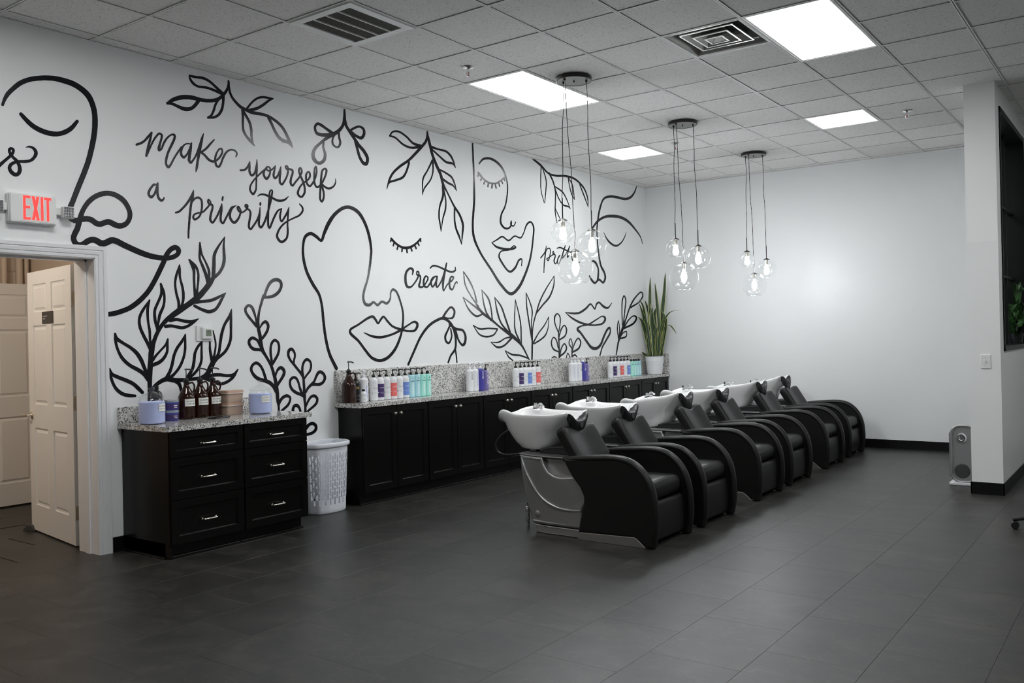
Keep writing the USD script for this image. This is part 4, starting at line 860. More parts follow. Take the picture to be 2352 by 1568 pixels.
# ================================================================== CABINETS
def shaker(parent, name, x, y0, y1, z0, z1, stile=0.062, th=0.02, mat=cab_black):
    """recessed-panel front facing +x; returns its path"""
    p = sbox(y0, z0, y1, z1).difference(sbox(y0 + stile, z0 + stile, y1 - stile, z1 - stile))
    body = [yz(p, x, x + th - 0.002), yz(p.buffer(-0.0015, join_style=2), x + th - 0.002, x + th), bx(x, x + th - 0.011, y0 + stile - 0.001, y1 - stile + 0.001, z0 + stile - 0.001, z1 - stile + 0.001)]
    i0, i1, j0, j1 = y0 + stile, y1 - stile, z0 + stile, z1 - stile
    ring = loft([[(x + th - 0.002, i0, j0), (x + th - 0.002, i1, j0), (x + th - 0.002, i1, j1), (x + th - 0.002, i0, j1)],
                 [(x + th - 0.011, i0 + 0.007, j0 + 0.007), (x + th - 0.011, i1 - 0.007, j0 + 0.007), (x + th - 0.011, i1 - 0.007, j1 - 0.007), (x + th - 0.011, i0 + 0.007, j1 - 0.007)]], False, False)
    return obj(name, cat(body, ring), mat, parent, smooth=False)
def bow_handle(parent, x, y, z, L=0.105):
    pts = spline([(x, y - L / 2, z), (x + 0.022, y - L / 2 + 0.002, z), (x + 0.028, y - L / 2 + 0.018, z), (x + 0.030, y, z), (x + 0.028, y + L / 2 - 0.018, z), (x + 0.022, y + L / 2 - 0.002, z), (x, y + L / 2, z)], 5)
    obj('handle', cat(tube(pts, [0.0058 if 4 < k < len(pts) - 5 else 0.0042 for k in range(len(pts))], 8), moved(rbox(0.006, 0.014, 0.014, 0.002), x + 0.003, y - L / 2, z), moved(rbox(0.006, 0.014, 0.014, 0.002), x + 0.003, y + L / 2, z)), nickel, parent)

FX = 0.580                                     # face of the drawer units
for n, (y0, y1, lab) in enumerate(((3.378, 3.962, 'black drawer cabinet with three drawers nearest the open door'), (3.962, 4.545, 'black drawer cabinet with three drawers beside the white laundry basket'))):
    c = thing('drawer_cabinet', lab, 'drawer cabinet', (0, 0, 0), group='drawer cabinets under the short counter')
    obj('carcass', cat(bx(0.003, FX, y0 + (0 if n else 0.0), y1, 0.105, 0.868), bx(0.003, FX - 0.055, y0 + (0.0 if n == 0 else 0.0), y1 - (0.0 if n == 0 else 0.02), 0.0, 0.105), bx(0.003, FX, y0, y0 + 0.02, 0.0, 0.105) if n == 0 else bx(0.003, 0.02, y1 - 0.05, y1, 0.0, 0.1)), cab_black, c, smooth=False)
    obj('toe_moulding', cat(tube([(FX - 0.048, y0, 0.006), (FX - 0.048, y1 - 0.01, 0.006)], 0.009, 8), *( [tube([(0.01, y0 - 0.004, 0.006), (FX - 0.048, y0 - 0.004, 0.006)], 0.009, 8)] if n == 0 else [])), cab_black, c)
    for z0, z1 in ((0.688, 0.862), (0.402, 0.682), (0.098, 0.396)):
        dr = shaker(c, 'drawer', FX, y0 + 0.006, y1 - 0.006, z0, z1, 0.055 if z1 - z0 > 0.2 else 0.045)
        bow_handle(dr, FX + 0.019, (y0 + y1) / 2 - 0.005, (z0 + z1) / 2 - 0.006)

def slab_mesh(x1, y0, y1, z0, z1, left_r=0.02, c=0.004):
    p = Polygon([(0.002, y0), (x1 - left_r, y0), (x1, y0 + left_r), (x1, y1 - 0.006), (x1 - 0.006, y1), (0.002, y1)])
    return cat(moved(extr(p, z1 - z0 - c), z=z0), moved(extr(p.buffer(-c, join_style=2), c), z=z1 - c))
w1 = thing('countertop', 'short speckled granite countertop over the black drawers', 'countertop', (0, 0, 0))
obj('slab', slab_mesh(0.615, 3.348, 4.585, 0.869, 0.905), granite, w1, smooth=False)
obj('backsplash', cbx(0.0015, 0.022, 3.350, 4.500, 0.906, 1.020, 0.002), granite, w1, smooth=False)

BX = 0.300
edges = [5.392, 6.232, 7.071, 7.916, 8.758, 9.615, 10.465, 11.262]
ORD = ['first black two-door base cabinet of the long row, nearest the laundry basket', 'second black two-door base cabinet of the long row counted from the laundry basket', 'third black two-door base cabinet of the long row, behind the first basin',
       'fourth black two-door base cabinet, middle of the long row', 'fifth black two-door base cabinet of the long row counted from the laundry basket', 'sixth black two-door base cabinet, last but one before the rear wall', 'last black two-door base cabinet, in the corner under the potted plant']
for n in range(7):
    y0, y1 = edges[n], edges[n + 1]
    c = thing('base_cabinet', ORD[n], 'base cabinet', (0, 0, 0), group='base cabinets under the long counter')
    obj('carcass', cat(bx(0.003, BX, y0, y1, 0.105, 0.866), bx(0.003, BX - 0.045, y0, y1, 0.0, 0.105)), cab_black, c, smooth=False)
    obj('toe_moulding', tube([(BX - 0.040, y0, 0.006), (BX - 0.040, y1, 0.006)], 0.009, 8), cab_black, c)
    ym = (y0 + y1) / 2
    for k, (a, b) in enumerate(((y0 + 0.006, ym - 0.002), (ym + 0.002, y1 - 0.006))):
        d = shaker(c, 'door', BX, a, b, 0.110, 0.858, 0.060)
        yk = ym - 0.036 if k == 0 else ym + 0.036
        kn = remap(lathe([(0, 0), (0.008, 0), (0.0065, 0.006), (0.006, 0.014), (0.014, 0.019), (0.0155, 0.025), (0.012, 0.030), (0, 0.032)], 18), lambda p, q, r: (r + BX + 0.019, p + yk, q + 0.788))
        obj('knob', kn, nickel, d)
w2 = thing('countertop', 'long speckled granite countertop along the mural wall', 'countertop', (0, 0, 0))
obj('slab', slab_mesh(0.338, 5.352, YB - 0.002, 0.867, 0.905, 0.03), granite, w2, smooth=False)
obj('backsplash', cbx(0.0015, 0.022, 5.356, YB - 0.002, 0.906, 1.196, 0.002), granite, w2, smooth=False)
obj('side_splash', cbx(0.023, 0.330, YB - 0.022, YB - 0.0015, 0.906, 1.190, 0.002), granite, w2, smooth=False)

# ================================================================== BOTTLES AND JARS
ZC = 0.9055
LA = -14.0                                   # labels face the room
def pump(parent, r, z, mat, stem=0.030, spout=0.045, heading=70, big=1.0):
    """collar, stem and spout of a pump dispenser"""
    obj('collar', moved(lathe([(0, 0), (r, 0), (r, 0.016 * big), (r * 0.75, 0.022 * big), (r * 0.42, 0.026 * big), (0, 0.026 * big)], 20), z=z), mat, parent)
    zt = z + 0.026 * big + stem
    a = math.radians(heading); c, s = math.cos(a), math.sin(a)
    st = moved(cyl(0.0042 * big, stem + 0.004, 10), z=z + 0.024 * big)
    hd = moved(lathe([(0, 0), (0.009 * big, 0), (0.010 * big, 0.008 * big), (0.007 * big, 0.013 * big), (0, 0.014 * big)], 14), z=zt - 0.002)
    sp = tube(spline([(-0.006 * c, -0.006 * s, zt + 0.008 * big), (spout * 0.5 * c, spout * 0.5 * s, zt + 0.009 * big), (spout * 0.9 * c, spout * 0.9 * s, zt + 0.006 * big), (spout * c, spout * s, zt - 0.003)], 4), 0.0048 * big, 8)
    obj('pump', cat(st, hd, sp), mat, parent)
def bottle_body(r, h, neck=0.014, shoulder=0.030):
    a = np.linspace(0, math.pi / 2, 8)
    return [(0, 0.0005), (r - 0.004, 0.0005), (r, 0.005), (r, h - shoulder)] + [(neck + (r - neck) * math.cos(t), h - shoulder + shoulder * math.sin(t)) for t in a[1:]] + [(neck, h + 0.004), (0, h + 0.004)]
def ring_lines(r, zs, mat, parent, a0=-70, a1=45):
    for z in zs: obj('printed_line', patch(r, a0, a1, z, z + 0.0012, 0.0004), mat, parent, smooth=False)

def salon_bottle(label, y, body, panel, h=0.213, x=0.15, pump_mat=plastic_black, heading=75, group=None, shape='round'):
    b = thing('pump_bottle', label, 'bottle', (x, y, ZC), group=group)
    r = 0.038
    obj('body', lathe(bottle_body(r, h, 0.015, 0.036), 32), body, b)
    tm = ink_white if panel is not None else ink_grey
    if panel is not None:
        obj('label', patch(r, -78, 42, 0.028, 0.152), panel, b, smooth=False)
    obj('lettering', wrap(txt('ALURAM', 0.0075, 0.0004, True), r + 0.0006, LA, 0.112), tm, b, smooth=False)
    ring_lines(r + 0.0005, (0.074, 0.066), tm, b, -40, 25)
    obj('size_mark', patch(r + 0.0005, -72, -58, 0.070, 0.076, 0.0005), ink_white if panel is not None else ink, b, smooth=False)
    pump(b, 0.0155, h + 0.002, pump_mat, 0.024, 0.046, heading)
    return b
G1 = 'haircare bottles in the first row on the long counter'
# first group, left end of the long counter
gl = thing('growler_bottle', 'large brown glass jug with tall black pump at the left end of the long counter', 'bottle', (0.135, 5.405, ZC))
def growler(parent, r=0.062, label=None, handle_heading=50, spout_heading=70, volume=''):
    prof = [(0, 0.0005), (r - 0.006, 0.0005), (r, 0.008), (r, 0.150), (r * 0.97, 0.168), (r * 0.80, 0.192), (r * 0.52, 0.220), (r * 0.34, 0.243), (0.0185, 0.258), (0.018, 0.272), (0, 0.272)]
    obj('body', lathe(prof, 36), amber, parent)
    a = math.radians(handle_heading); c, s = math.cos(a), math.sin(a)
    hp = spline([(0.018 * c, 0.018 * s, 0.262), (0.040 * c, 0.040 * s, 0.268), (0.054 * c, 0.054 * s, 0.252), (0.055 * c, 0.055 * s, 0.222), (0.047 * c, 0.047 * s, 0.196)], 6)
    obj('handle', tube(hp, 0.0062, 10), amber, parent)
    obj('screw_cap', moved(lathe([(0, 0), (0.021, 0), (0.021, 0.020), (0.012, 0.027), (0.009, 0.037), (0, 0.037)], 22), z=0.268), plastic_black, parent)
    zt = 0.362; a = math.radians(spout_heading); c, s = math.cos(a), math.sin(a)
    obj('pump', cat(moved(cyl(0.0035, zt - 0.30, 10), z=0.30), tube(spline([(-0.010 * c, -0.010 * s, zt + 0.004), (0, 0, zt + 0.006), (0.03 * c, 0.03 * s, zt + 0.003), (0.048 * c, 0.048 * s, zt - 0.006)], 4), 0.0055, 8)), plastic_black, parent)
    if label:
        obj('label', patch(r, -44, 41, 0.096, 0.150, 0.0006), paper, parent, smooth=False)
        for q, line in enumerate(label): obj('lettering', wrap(txt(line, 0.0095, 0.0004), r + 0.0008, -2, 0.128 - 0.019 * q), ink, parent, smooth=False)
growler(gl, 0.063)
bp = thing('pump_bottle', 'slim black pump bottle with gold lettering behind the brown jug', 'bottle', (0.125, 5.500, ZC))
obj('body', lathe(bottle_body(0.033, 0.195, 0.013, 0.03), 28), plastic_black, bp); pump(bp, 0.014, 0.197, plastic_black, 0.03, 0.045, 75)
obj('lettering', wrap(txt('SO', 0.019, 0.0004, True), 0.0335, LA - 8, 0.122), gold, bp, smooth=False)
ring_lines(0.0334, (0.066, 0.058, 0.050, 0.03, 0.022), ink_grey, bp, -40, 20)
sb_ = thing('small_bottle', 'smallest white bottle with a black flip cap in front of the first row', 'bottle', (0.212, 5.505, ZC))
obj('body', lathe(bottle_body(0.029, 0.098, 0.013, 0.028), 28), plastic_white, sb_)
obj('cap', moved(lathe([(0, 0), (0.014, 0), (0.013, 0.017), (0, 0.019)], 20), z=0.100), plastic_black, sb_)
obj('lettering', wrap(txt('ALURAM', 0.0055, 0.0004, True), 0.0296, LA - 15, 0.064), ink_grey, sb_, smooth=False)
ring_lines(0.0294, (0.032, 0.026), ink_grey, sb_, -50, 20)
bw = thing('pump_bottle', 'large white bottle with a white pump behind the smallest white bottle', 'bottle', (0.125, 5.590, ZC))
obj('body', lathe([(0, 0.0005), (0.038, 0.0005), (0.042, 0.005), (0.042, 0.195), (0.036, 0.206), (0.016, 0.219), (0.016, 0.224), (0, 0.224)], 32), plastic_white, bw); pump(bw, 0.016, 0.222, plastic_white, 0.024, 0.03, 75)
obj('label', patch(0.042, LA + 5, LA + 22, 0.03, 0.145), lab_lav, bw, smooth=False)
SEQ = [(None, 'white pump bottle without a coloured band beside the large white bottle'), (lab_purple, 'white pump bottle with a dark purple band in the first row'), (None, 'white plain pump bottle between the purple-banded and the coral-banded one, first row'),
       (lab_coral, 'white pump bottle with a coral red band in the first row'), (None, 'white plain pump bottle between the coral-banded and the blue-banded bottle, first row'), (lab_blue, 'white pump bottle with a blue band in the first row')]
for (pn, lb), y in zip(SEQ, (5.691, 5.771, 5.853, 5.938, 6.020, 6.101)): salon_bottle(lb, y, plastic_white, pn, group=G1, heading=75 if y < 5.75 else (250 if y < 5.9 else 20))
def teal_bottle(label, y, col, group, h=0.215, with_pump=True, x=0.15, r=0.035):
    b = thing('slim_bottle', label, 'bottle', (x, y, ZC), group=group)
    prof = [(0, 0.0005), (r - 0.003, 0.0005), (r, 0.004), (r, h - 0.006), (r - 0.005, h), (0.014, h + 0.001), (0.013, h + 0.004), (0, h + 0.004)]
    obj('body', lathe(prof, 30), col, b)
    obj('label', patch(r, LA - 12, LA + 14, 0.03, 0.125), teal_lab, b, smooth=False)
    obj('logo', patch(r, LA - 3, LA + 9, 0.176, 0.187), ink, b, smooth=False)
    obj('lettering', wrap(txt('Surface', 0.009, 0.0004, True), r + 0.0003, LA + 4, 0.152), ink, b, smooth=False)
    if with_pump: pump(b, 0.015, h + 0.001, plastic_black, 0.026, 0.045, 75)
    else: obj('cap', moved(lathe([(0, 0), (0.016, 0), (0.0155, 0.026), (0, 0.027)], 20), z=h + 0.002), plastic_black, b)
    return b
for lb, y, c, pm in (('pale blue slim pump bottle next to the blue-banded white bottle, first row', 6.182, teal_b, True), ('second pale blue slim pump bottle in the first row, beside the mint ones', 6.259, teal_b, True),
                     ('mint green slim pump bottle in the first row', 6.338, teal_g, True), ('mint green slim bottle with a flat black cap, right end of the first row', 6.415, teal_g, False)):
    teal_bottle(lb, y, c, G1, with_pump=pm)
# tall bottles with upright lettering
def tall_bottle(label, y, body, ink_m, word='unite', pump_mat=plastic_white, r=0.039, h=0.232, x=0.15, group=None, face=LA):
    b = thing('tall_bottle', label, 'bottle', (x, y, ZC), group=group)
    obj('body', lathe(bottle_body(r, h, 0.014, 0.022), 30), body, b)
    if word:
        m = txt(word, 0.026, 0.0004, False); m = remap(m, lambda a, c, d: (c, -a, d)); m.invert() if False else None
        v = m.vertices; v[:, 1] -= v[:, 1].min(); m.vertices = v
        obj('lettering', wrap(m, r + 0.0003, face + 12, 0.205 - m.vertices[:, 1].max()), ink_m, b, smooth=False)
    else:
        obj('printed_line', patch(r, face + 4, face + 16, 0.05, 0.19), ink_m, b, smooth=False)
    pump(b, 0.0145, h + 0.002, pump_mat, 0.022, 0.042, 75)
    return b
G2, G4 = 'tall bottles in the second cluster on the long counter', 'tall bottles in the fourth cluster on the long counter'
tall_bottle('white tall bottle with dark upright lettering, left one of the second cluster', 7.063, plastic_white, ink, group=G2)
tall_bottle('white tall bottle between the lettered white and the violet bottle, second cluster', 7.148, plastic_white, lab_lav, word='', group=G2)
tall_bottle('violet tall bottle with white lettering in the second cluster', 7.240, violet, ink_white, group=G2)
tall_bottle('mauve bottle with a black pump at the right end of the second cluster', 7.325, mauve, ink_white, word='BLONDA', pump_mat=plastic_black, r=0.034, h=0.212, group=G2)
G3 = 'banded white bottles in the third cluster on the long counter'
for y, (pn, lb) in zip((7.864, 7.954, 8.032, 8.110, 8.190, 8.285), [(None, 'plain white pump bottle at the left end of the third cluster'), (lab_purple, 'white pump bottle with a purple band in the third cluster'), (None, 'plain white pump bottle right of the purple-banded one, third cluster'),
                  (lab_blue, 'white pump bottle with a blue band in the third cluster'), (None, 'plain white pump bottle left of the coral-banded one, third cluster'), (lab_coral, 'white pump bottle with a coral band at the right end of the third cluster')]):
    salon_bottle(lb, y, plastic_white, pn, group=G3)
tall_bottle('plain white tall bottle at the left end of the fourth cluster', 9.004, plastic_white, lab_lav, word='', group=G4)
tall_bottle('white tall bottle second from the left in the fourth cluster', 9.087, plastic_white, lab_lav, word='', group=G4)
tall_bottle('white tall bottle with dark upright lettering beside the violet one, fourth cluster', 9.172, plastic_white, ink, group=G4)
tall_bottle('violet tall bottle with white lettering in the fourth cluster', 9.265, violet, ink_white, group=G4)
tall_bottle('mauve bottle with a black pump at the right end of the fourth cluster', 9.350, mauve, ink_white, word='BLONDA', pump_mat=plastic_black, r=0.034, h=0.212, group=G4)
G5 = 'bottles in the fifth cluster beside the potted plant'
for y, (pn, lb) in zip((9.933, 10.029, 10.116, 10.214, 10.303, 10.393), [(None, 'plain white pump bottle at the left end of the fifth cluster'), (lab_purple, 'white pump bottle with a purple band in the fifth cluster'), (None, 'plain white pump bottle between the purple and coral bands, fifth cluster'),
                  (lab_coral, 'white pump bottle with a coral band in the fifth cluster'), (None, 'plain white pump bottle between the coral and blue bands, fifth cluster'), (lab_blue, 'white pump bottle with a blue band in the fifth cluster')]):
    salon_bottle(lb, y, plastic_white, pn, group=G5)
for lb, y, c in (('mint slim bottle nearest the white bottles in the fifth cluster', 10.489, teal_g), ('second mint slim bottle in the fifth cluster', 10.561, teal_g), ('pale blue slim bottle next to the mint ones in the fifth cluster', 10.630, teal_b), ('pale blue slim bottle nearest the potted plant', 10.703, teal_b)):
    teal_bottle(lb, y, c, G5, with_pump=False, h=0.20)

# short counter
def glass_jar(label, x, y, words, face):
    j = thing('glass_jar', label, 'jar', (x, y, ZC), group='lidded jars of powder on the short counter')
    r = 0.0875
    obj('jar_glass', lathe([(0, 0.0004), (r - 0.012, 0.0004), (r - 0.003, 0.006), (r, 0.016), (r, 0.150), (r - 0.004, 0.166), (r - 0.012, 0.178), (r - 0.010, 0.186)], 44), thick_glass, j)
    obj('powder', lathe([(0, 0.004), (r - 0.014, 0.004), (r - 0.005, 0.010), (r - 0.0025, 0.018), (r - 0.0025, 0.149), (r - 0.006, 0.156), (0, 0.158)], 44), powder, j)
    obj('lid', lathe([(r - 0.002, 0.184), (r - 0.001, 0.190), (r - 0.010, 0.196), (0.060, 0.206), (0.036, 0.218), (0.018, 0.226), (0.012, 0.232), (0.016, 0.238), (0.022, 0.246), (0.018, 0.256), (0, 0.259)], 40), thick_glass, j)
    obj('label', patch(r, face - 4, face + 44, 0.090, 0.142, 0.0006, 12), paper, j, smooth=False)
    for q, line in enumerate(words): obj('lettering', wrap(txt(line, 0.0100, 0.0004), r + 0.0008, face + 20, 0.122 - 0.020 * q), ink_grey, j, smooth=False)
glass_jar('glass jar of lavender powder at the left end of the short counter, nearest the door', 0.290, 3.440, ('BLONDME', 'LIGHTENER'), 4)
glass_jar('glass jar of lavender powder at the right of the beige containers', 0.300, 4.335, ('BLONDME', 'LIGHTENER'), -26)
db = thing('dark_bottle', 'tall dark bottle with a purple label behind the left powder jar', 'bottle', (0.125, 3.575, ZC))
obj('body', lathe([(0, 0.0005), (0.038, 0.0005), (0.041, 0.005), (0.041, 0.185), (0.036, 0.205), (0.022, 0.220), (0.014, 0.224), (0.014, 0.230), (0, 0.230)], 30), plastic_black, db)
obj('cap', moved(cyl(0.0165, 0.028, 20), z=0.228), plastic_black, db)
obj('label', patch(0.041, -75, 45, 0.088, 0.118), lab_purple, db, smooth=False)
obj('printed_lines', cat(patch(0.041, -40, 25, 0.074, 0.079), patch(0.041, -40, 25, 0.058, 0.062), patch(0.041, -40, 20, 0.150, 0.156)), ink_grey, db, smooth=False)
def tub(label, z):
    t = thing('hair_mask_tub', label, 'tub', (0.165, 3.668, z), group='stacked blue tubs')
    obj('body', lathe([(0, 0.0004), (0.044, 0.0004), (0.047, 0.004), (0.048, 0.058), (0, 0.058)], 32), tub_blue, t)
    obj('label', patch(0.048, -85, 50, 0.010, 0.046), lab_purple, t, smooth=False)
    obj('lettering', cat(patch(0.0485, LA - 2, LA + 30, 0.031, 0.036), patch(0.0485, LA + 4, LA + 30, 0.019, 0.024)), ink_white, t, smooth=False)
    obj('lid', moved(lathe([(0, 0), (0.0495, 0), (0.0495, 0.014), (0.047, 0.017), (0, 0.0172)], 32), z=0.058), lid_silver, t)
tub('blue tub with a purple label, lower one of the two stacked', ZC); tub('blue tub with a purple label and silver lid, upper one of the two stacked', ZC + 0.0757)
for (x, y), vol, lb in (((0.155, 3.795), '7 VOLUME', 'brown glass jug labelled 7 volume, left one of three on the short counter'), ((0.140, 3.918), '20 VOLUME', 'brown glass jug labelled 20 volume, middle one of three on the short counter'), ((0.120, 4.040), '30 VOLUME', 'brown glass jug labelled 30 volume, right one of three on the short counter')):
    g = thing('growler_bottle', lb, 'bottle', (x, y, ZC), group='brown jugs on the short counter'); growler(g, 0.0595, ('BLONDME', vol), 50, 62)
def food_box(label, z):
    b = thing('food_container', label, 'container', (0.145, 4.185, z), group='stacked beige containers')
    rings = []
    for zz, s in ((0.0005, 0.90), (0.004, 0.93), (0.070, 1.0)):
        p = sbox(-0.058 * s, -0.074 * s, 0.058 * s, 0.074 * s).buffer(-0.018).buffer(0.018, quad_segs=5)
        rings.append([(a, c, zz) for a, c in list(p.exterior.coords)[:-1]])
    obj('tray', loft(rings), beige_box, b, smooth=40)
    p = sbox(-0.064, -0.080, 0.064, 0.080).buffer(-0.02).buffer(0.02, quad_segs=5)
    obj('lid', cat(moved(extr(p, 0.006), z=0.072), moved(extr(p.buffer(-0.005), 0.016), z=0.078)), beige_lid, b, smooth=False)
    obj('lid_rim', tube([(a, c, 0.0715) for a, c in list(p.exterior.coords)[:-1]], 0.0018, 6, closed=True), plastic_white, b)
food_box('beige food container, lower one of the two stacked', ZC); food_box('beige food container with lid, upper one of the two stacked', ZC + 0.0945)
ph = thing('phone', 'flat black phone lying on the short counter in front of the brown jugs', 'phone', (0.345, 3.935, ZC), 15.0)
obj('body', moved(rbox(0.078, 0.160, 0.009, 0.0042), z=0.0048), plastic_black, ph); obj('screen', moved(extr(sbox(-0.035, -0.076, 0.035, 0.076).buffer(-0.004).buffer(0.004), 0.0004), z=0.0092), plain('phone_glass', (0.01, 0.01, 0.012), 0.05), ph, smooth=False)

# laundry basket with slotted front, standing between the counters
bk = thing('laundry_basket', 'tall white plastic laundry basket with rows of upright slots between the counters', 'laundry basket', (0.168, 5.075, 0.0))
def outline_pts(z, n=160, grow=0.0):
    s = 0.86 + 0.14 * z / 0.62
    p = Polygon([(-0.115, -0.190), (0.02, -0.190), (0.105, -0.155), (0.132, -0.07), (0.135, 0.07), (0.105, 0.155), (0.02, 0.190), (-0.115, 0.190)]).buffer(-0.03).buffer(0.05 + grow, quad_segs=6)
    L = p.exterior; return np.array([L.interpolate(k / n, normalized=True).coords[0] for k in range(n)]) * s
HB = 0.585
def wall_strip(u0, u1, z0, z1, N, nu=3, t=0.003):
    V = []
    for g in (0.0, -t):
        for z in (z0, z1):
            o = outline_pts(z, N, g)
            for k in range(nu + 1):
                f = u0 + (u1 - u0) * k / nu; i = int(math.floor(f)) % N; fr_ = f - math.floor(f)
                q = o[i] * (1 - fr_) + o[(i + 1) % N] * fr_; V.append((q[0], q[1], z))
    n = nu + 1; Fc = []
    for k in range(nu):
        a, b, c, d = k, k + 1, n + k + 1, n + k
        Fc += [[a, b, c], [a, c, d]]
        A = 2 * n
        Fc += [[A + a, A + c, A + b], [A + a, A + d, A + c]]
        Fc += [[a, A + b, b], [a, A + a, A + b], [d, c, A + c], [d, A + c, A + d]]
    Fc += [[0, n, A + n], [0, A + n, A], [nu, A + n + nu, n + nu], [nu, A + nu, A + n + nu]]
    return trimesh.Trimesh(V, Fc, process=False)
N = 160
o0 = outline_pts(0.3, N)
strips = []
cols = []
# slotted columns on the broad front and both ends; u index ranges where the outline faces the room
head = np.degrees(np.arctan2(o0[:, 1], o0[:, 0]))
slot_w, rib_w = 2.1, 1.35
u = 0.0; k = 0
while u < N - 0.01:
    mid = (u + slot_w / 2) % N; h = head[int(mid) % N]
    on = -78 < h < 78 or abs(h) > 150
    end = min(u + slot_w, N)
    if on and end - u > 1.5:
        zz = 0.075 + (0.045 if k % 2 else 0.0); strips.append(wall_strip(u, end, 0.03, zz, N))
        while zz < 0.49:
            z1 = min(zz + 0.062, 0.505); strips.append(wall_strip(u, end, z1, min(z1 + 0.014, HB) if z1 < 0.49 else HB, N)); zz = z1 + 0.014
            if z1 >= 0.49: break
        else: strips.append(wall_strip(u, end, zz, HB, N))
    else: strips.append(wall_strip(u, end, 0.03, HB, N))
    e2 = min(end + rib_w, N)
    if e2 > end: strips.append(wall_strip(end, e2, 0.03, HB, N))
    u = e2; k += 1
bot = [[(x * 0.96, y * 0.96, 0.002) for x, y in outline_pts(0.0, N)], [(x, y, 0.012) for x, y in outline_pts(0.0, N)], [(x, y, 0.031) for x, y in outline_pts(0.03, N)]]
obj('side', cat(strips), basket_white, bk, smooth=25)
obj('bottom', loft(bot, True, False), basket_white, bk, smooth=40)
rim = [[(x, y, z) for x, y in outline_pts(HB, N, g)] for g, z in ((0.0, HB - 0.02), (0.014, HB - 0.022), (0.018, HB - 0.012), (0.018, HB + 0.006), (0.012, HB + 0.014), (0.0, HB + 0.012), (-0.004, HB - 0.004))]
obj('rim', loft(rim, False, False), basket_white, bk, smooth=50)

# potted snake plant in the corner
pl = thing('potted_snake_plant', 'tall snake plant in a white pot on the corner of the long counter', 'potted plant', (0.205, 11.065, ZC))
obj('pot', lathe([(0, 0.001), (0.098, 0.001), (0.104, 0.006), (0.112, 0.060), (0.1135, 0.062), (0.1135, 0.066), (0.119, 0.13), (0.1205, 0.132), (0.1205, 0.137), (0.126, 0.185), (0.1275, 0.187), (0.128, 0.243), (0.132, 0.246), (0.130, 0.250), (0.124, 0.249), (0.120, 0.225), (0, 0.225)], 48), plastic_white, pl)
obj('soil', moved(lathe([(0, 0.012), (0.06, 0.010), (0.1185, 0.0), (0, -0.002)], 30), z=0.226), soil, pl)
LEAVES = [[(0.147, 1.158), (0.143, 1.512), (0.146, 1.8), (0.15, 1.976), (0.164, 2.285)], [(0.289, 1.179), (0.31, 1.508), (0.286, 1.795), (0.263, 1.971), (0.24, 2.198)], [(0.298, 1.179), (0.320, 1.508), (0.339, 1.815), (0.372, 2.054), (0.401, 2.337)],
  [(0.126, 1.18), (0.084, 1.402), (0.045, 1.57), (0.015, 1.65), (-0.05, 1.725)], [(0.141, 1.169), (0.096, 1.402), (0.06, 1.57), (0.03, 1.74), (-0.03, 1.926)], [(0.172, 1.169), (0.124, 1.512), (0.079, 1.713), (0.04, 1.871), (-0.02, 1.975)],
  [(0.19, 1.169), (0.161, 1.512), (0.141, 1.711), (0.107, 1.823), (0.066, 1.958)], [(0.209, 1.169), (0.186, 1.511), (0.166, 1.71), (0.138, 1.844), (0.126, 1.983)], [(0.228, 1.169), (0.21, 1.455), (0.183, 1.644), (0.18, 1.754), (0.197, 1.853)],
  [(0.24, 1.169), (0.235, 1.455), (0.22, 1.621), (0.217, 1.753), (0.253, 1.856)], [(0.277, 1.168), (0.295, 1.399), (0.349, 1.617), (0.388, 1.725), (0.305, 1.816)], [(0.29, 1.168), (0.357, 1.453), (0.387, 1.671), (0.475, 1.777), (0.655, 1.799)],
  [(0.295, 1.168), (0.356, 1.398), (0.403, 1.583), (0.47, 1.581), (0.564, 1.465)], [(0.252, 1.168), (0.251, 1.378), (0.248, 1.488), (0.274, 1.564), (0.336, 1.595)], [(0.285, 1.168), (0.318, 1.344), (0.359, 1.507), (0.38, 1.616), (0.401, 1.725)],
  [(0.24, 1.169), (0.28, 1.311), (0.296, 1.443), (0.323, 1.53), (0.362, 1.639)], [(0.115, 1.169), (0.107, 1.347), (0.098, 1.458), (0.081, 1.536), (0.076, 1.58)], [(0.153, 1.164), (0.115, 1.163), (0.078, 1.170), (0.041, 1.190), (0.006, 1.22)],
  [(0.19, 1.169), (0.215, 1.4), (0.201, 1.621), (0.185, 1.732), (0.187, 1.798)], [(0.215, 1.169), (0.195, 1.345), (0.228, 1.455), (0.236, 1.532), (0.22, 1.632)]]
def blade(pts, width, turn, thick=0.0012, n=7, waves=0.0):
    """leaf strip along a spine with a shallow fold; returns mesh and uv"""
    c = spline(pts, n); m = len(c); t = np.gradient(c, axis=0); t /= np.linalg.norm(t, axis=1, keepdims=True)
    s = np.linspace(0, 1, m); V, UV, Fc = [], [], []
    prof = np.interp(s, [0, 0.25, 0.6, 0.85, 0.96, 1.0], [0.75, 0.95, 1.0, 0.72, 0.30, 0.02]) * width / 2
    side0 = np.array([math.cos(turn), math.sin(turn), 0.0])
    k = 5
    for i in range(m):
        tw = turn + waves * math.sin(s[i] * 5.0)
        sd = np.array([math.cos(tw), math.sin(tw), 0.0]); sd -= t[i] * (sd @ t[i]); sd /= np.linalg.norm(sd) + 1e-9
        nn = np.cross(t[i], sd)
        for j in range(k):
            f = j / (k - 1) * 2 - 1
            V.append(c[i] + sd * f * prof[i] + nn * (abs(f) ** 1.5 * prof[i] * 0.45)); UV.append((j / (k - 1), s[i]))
    for i in range(m - 1):
        for j in range(k - 1):
            a = i * k + j; Fc += [[a, a + 1, a + k + 1], [a, a + k + 1, a + k]]
    return trimesh.Trimesh(np.array(V), Fc, process=False), np.array(UV)
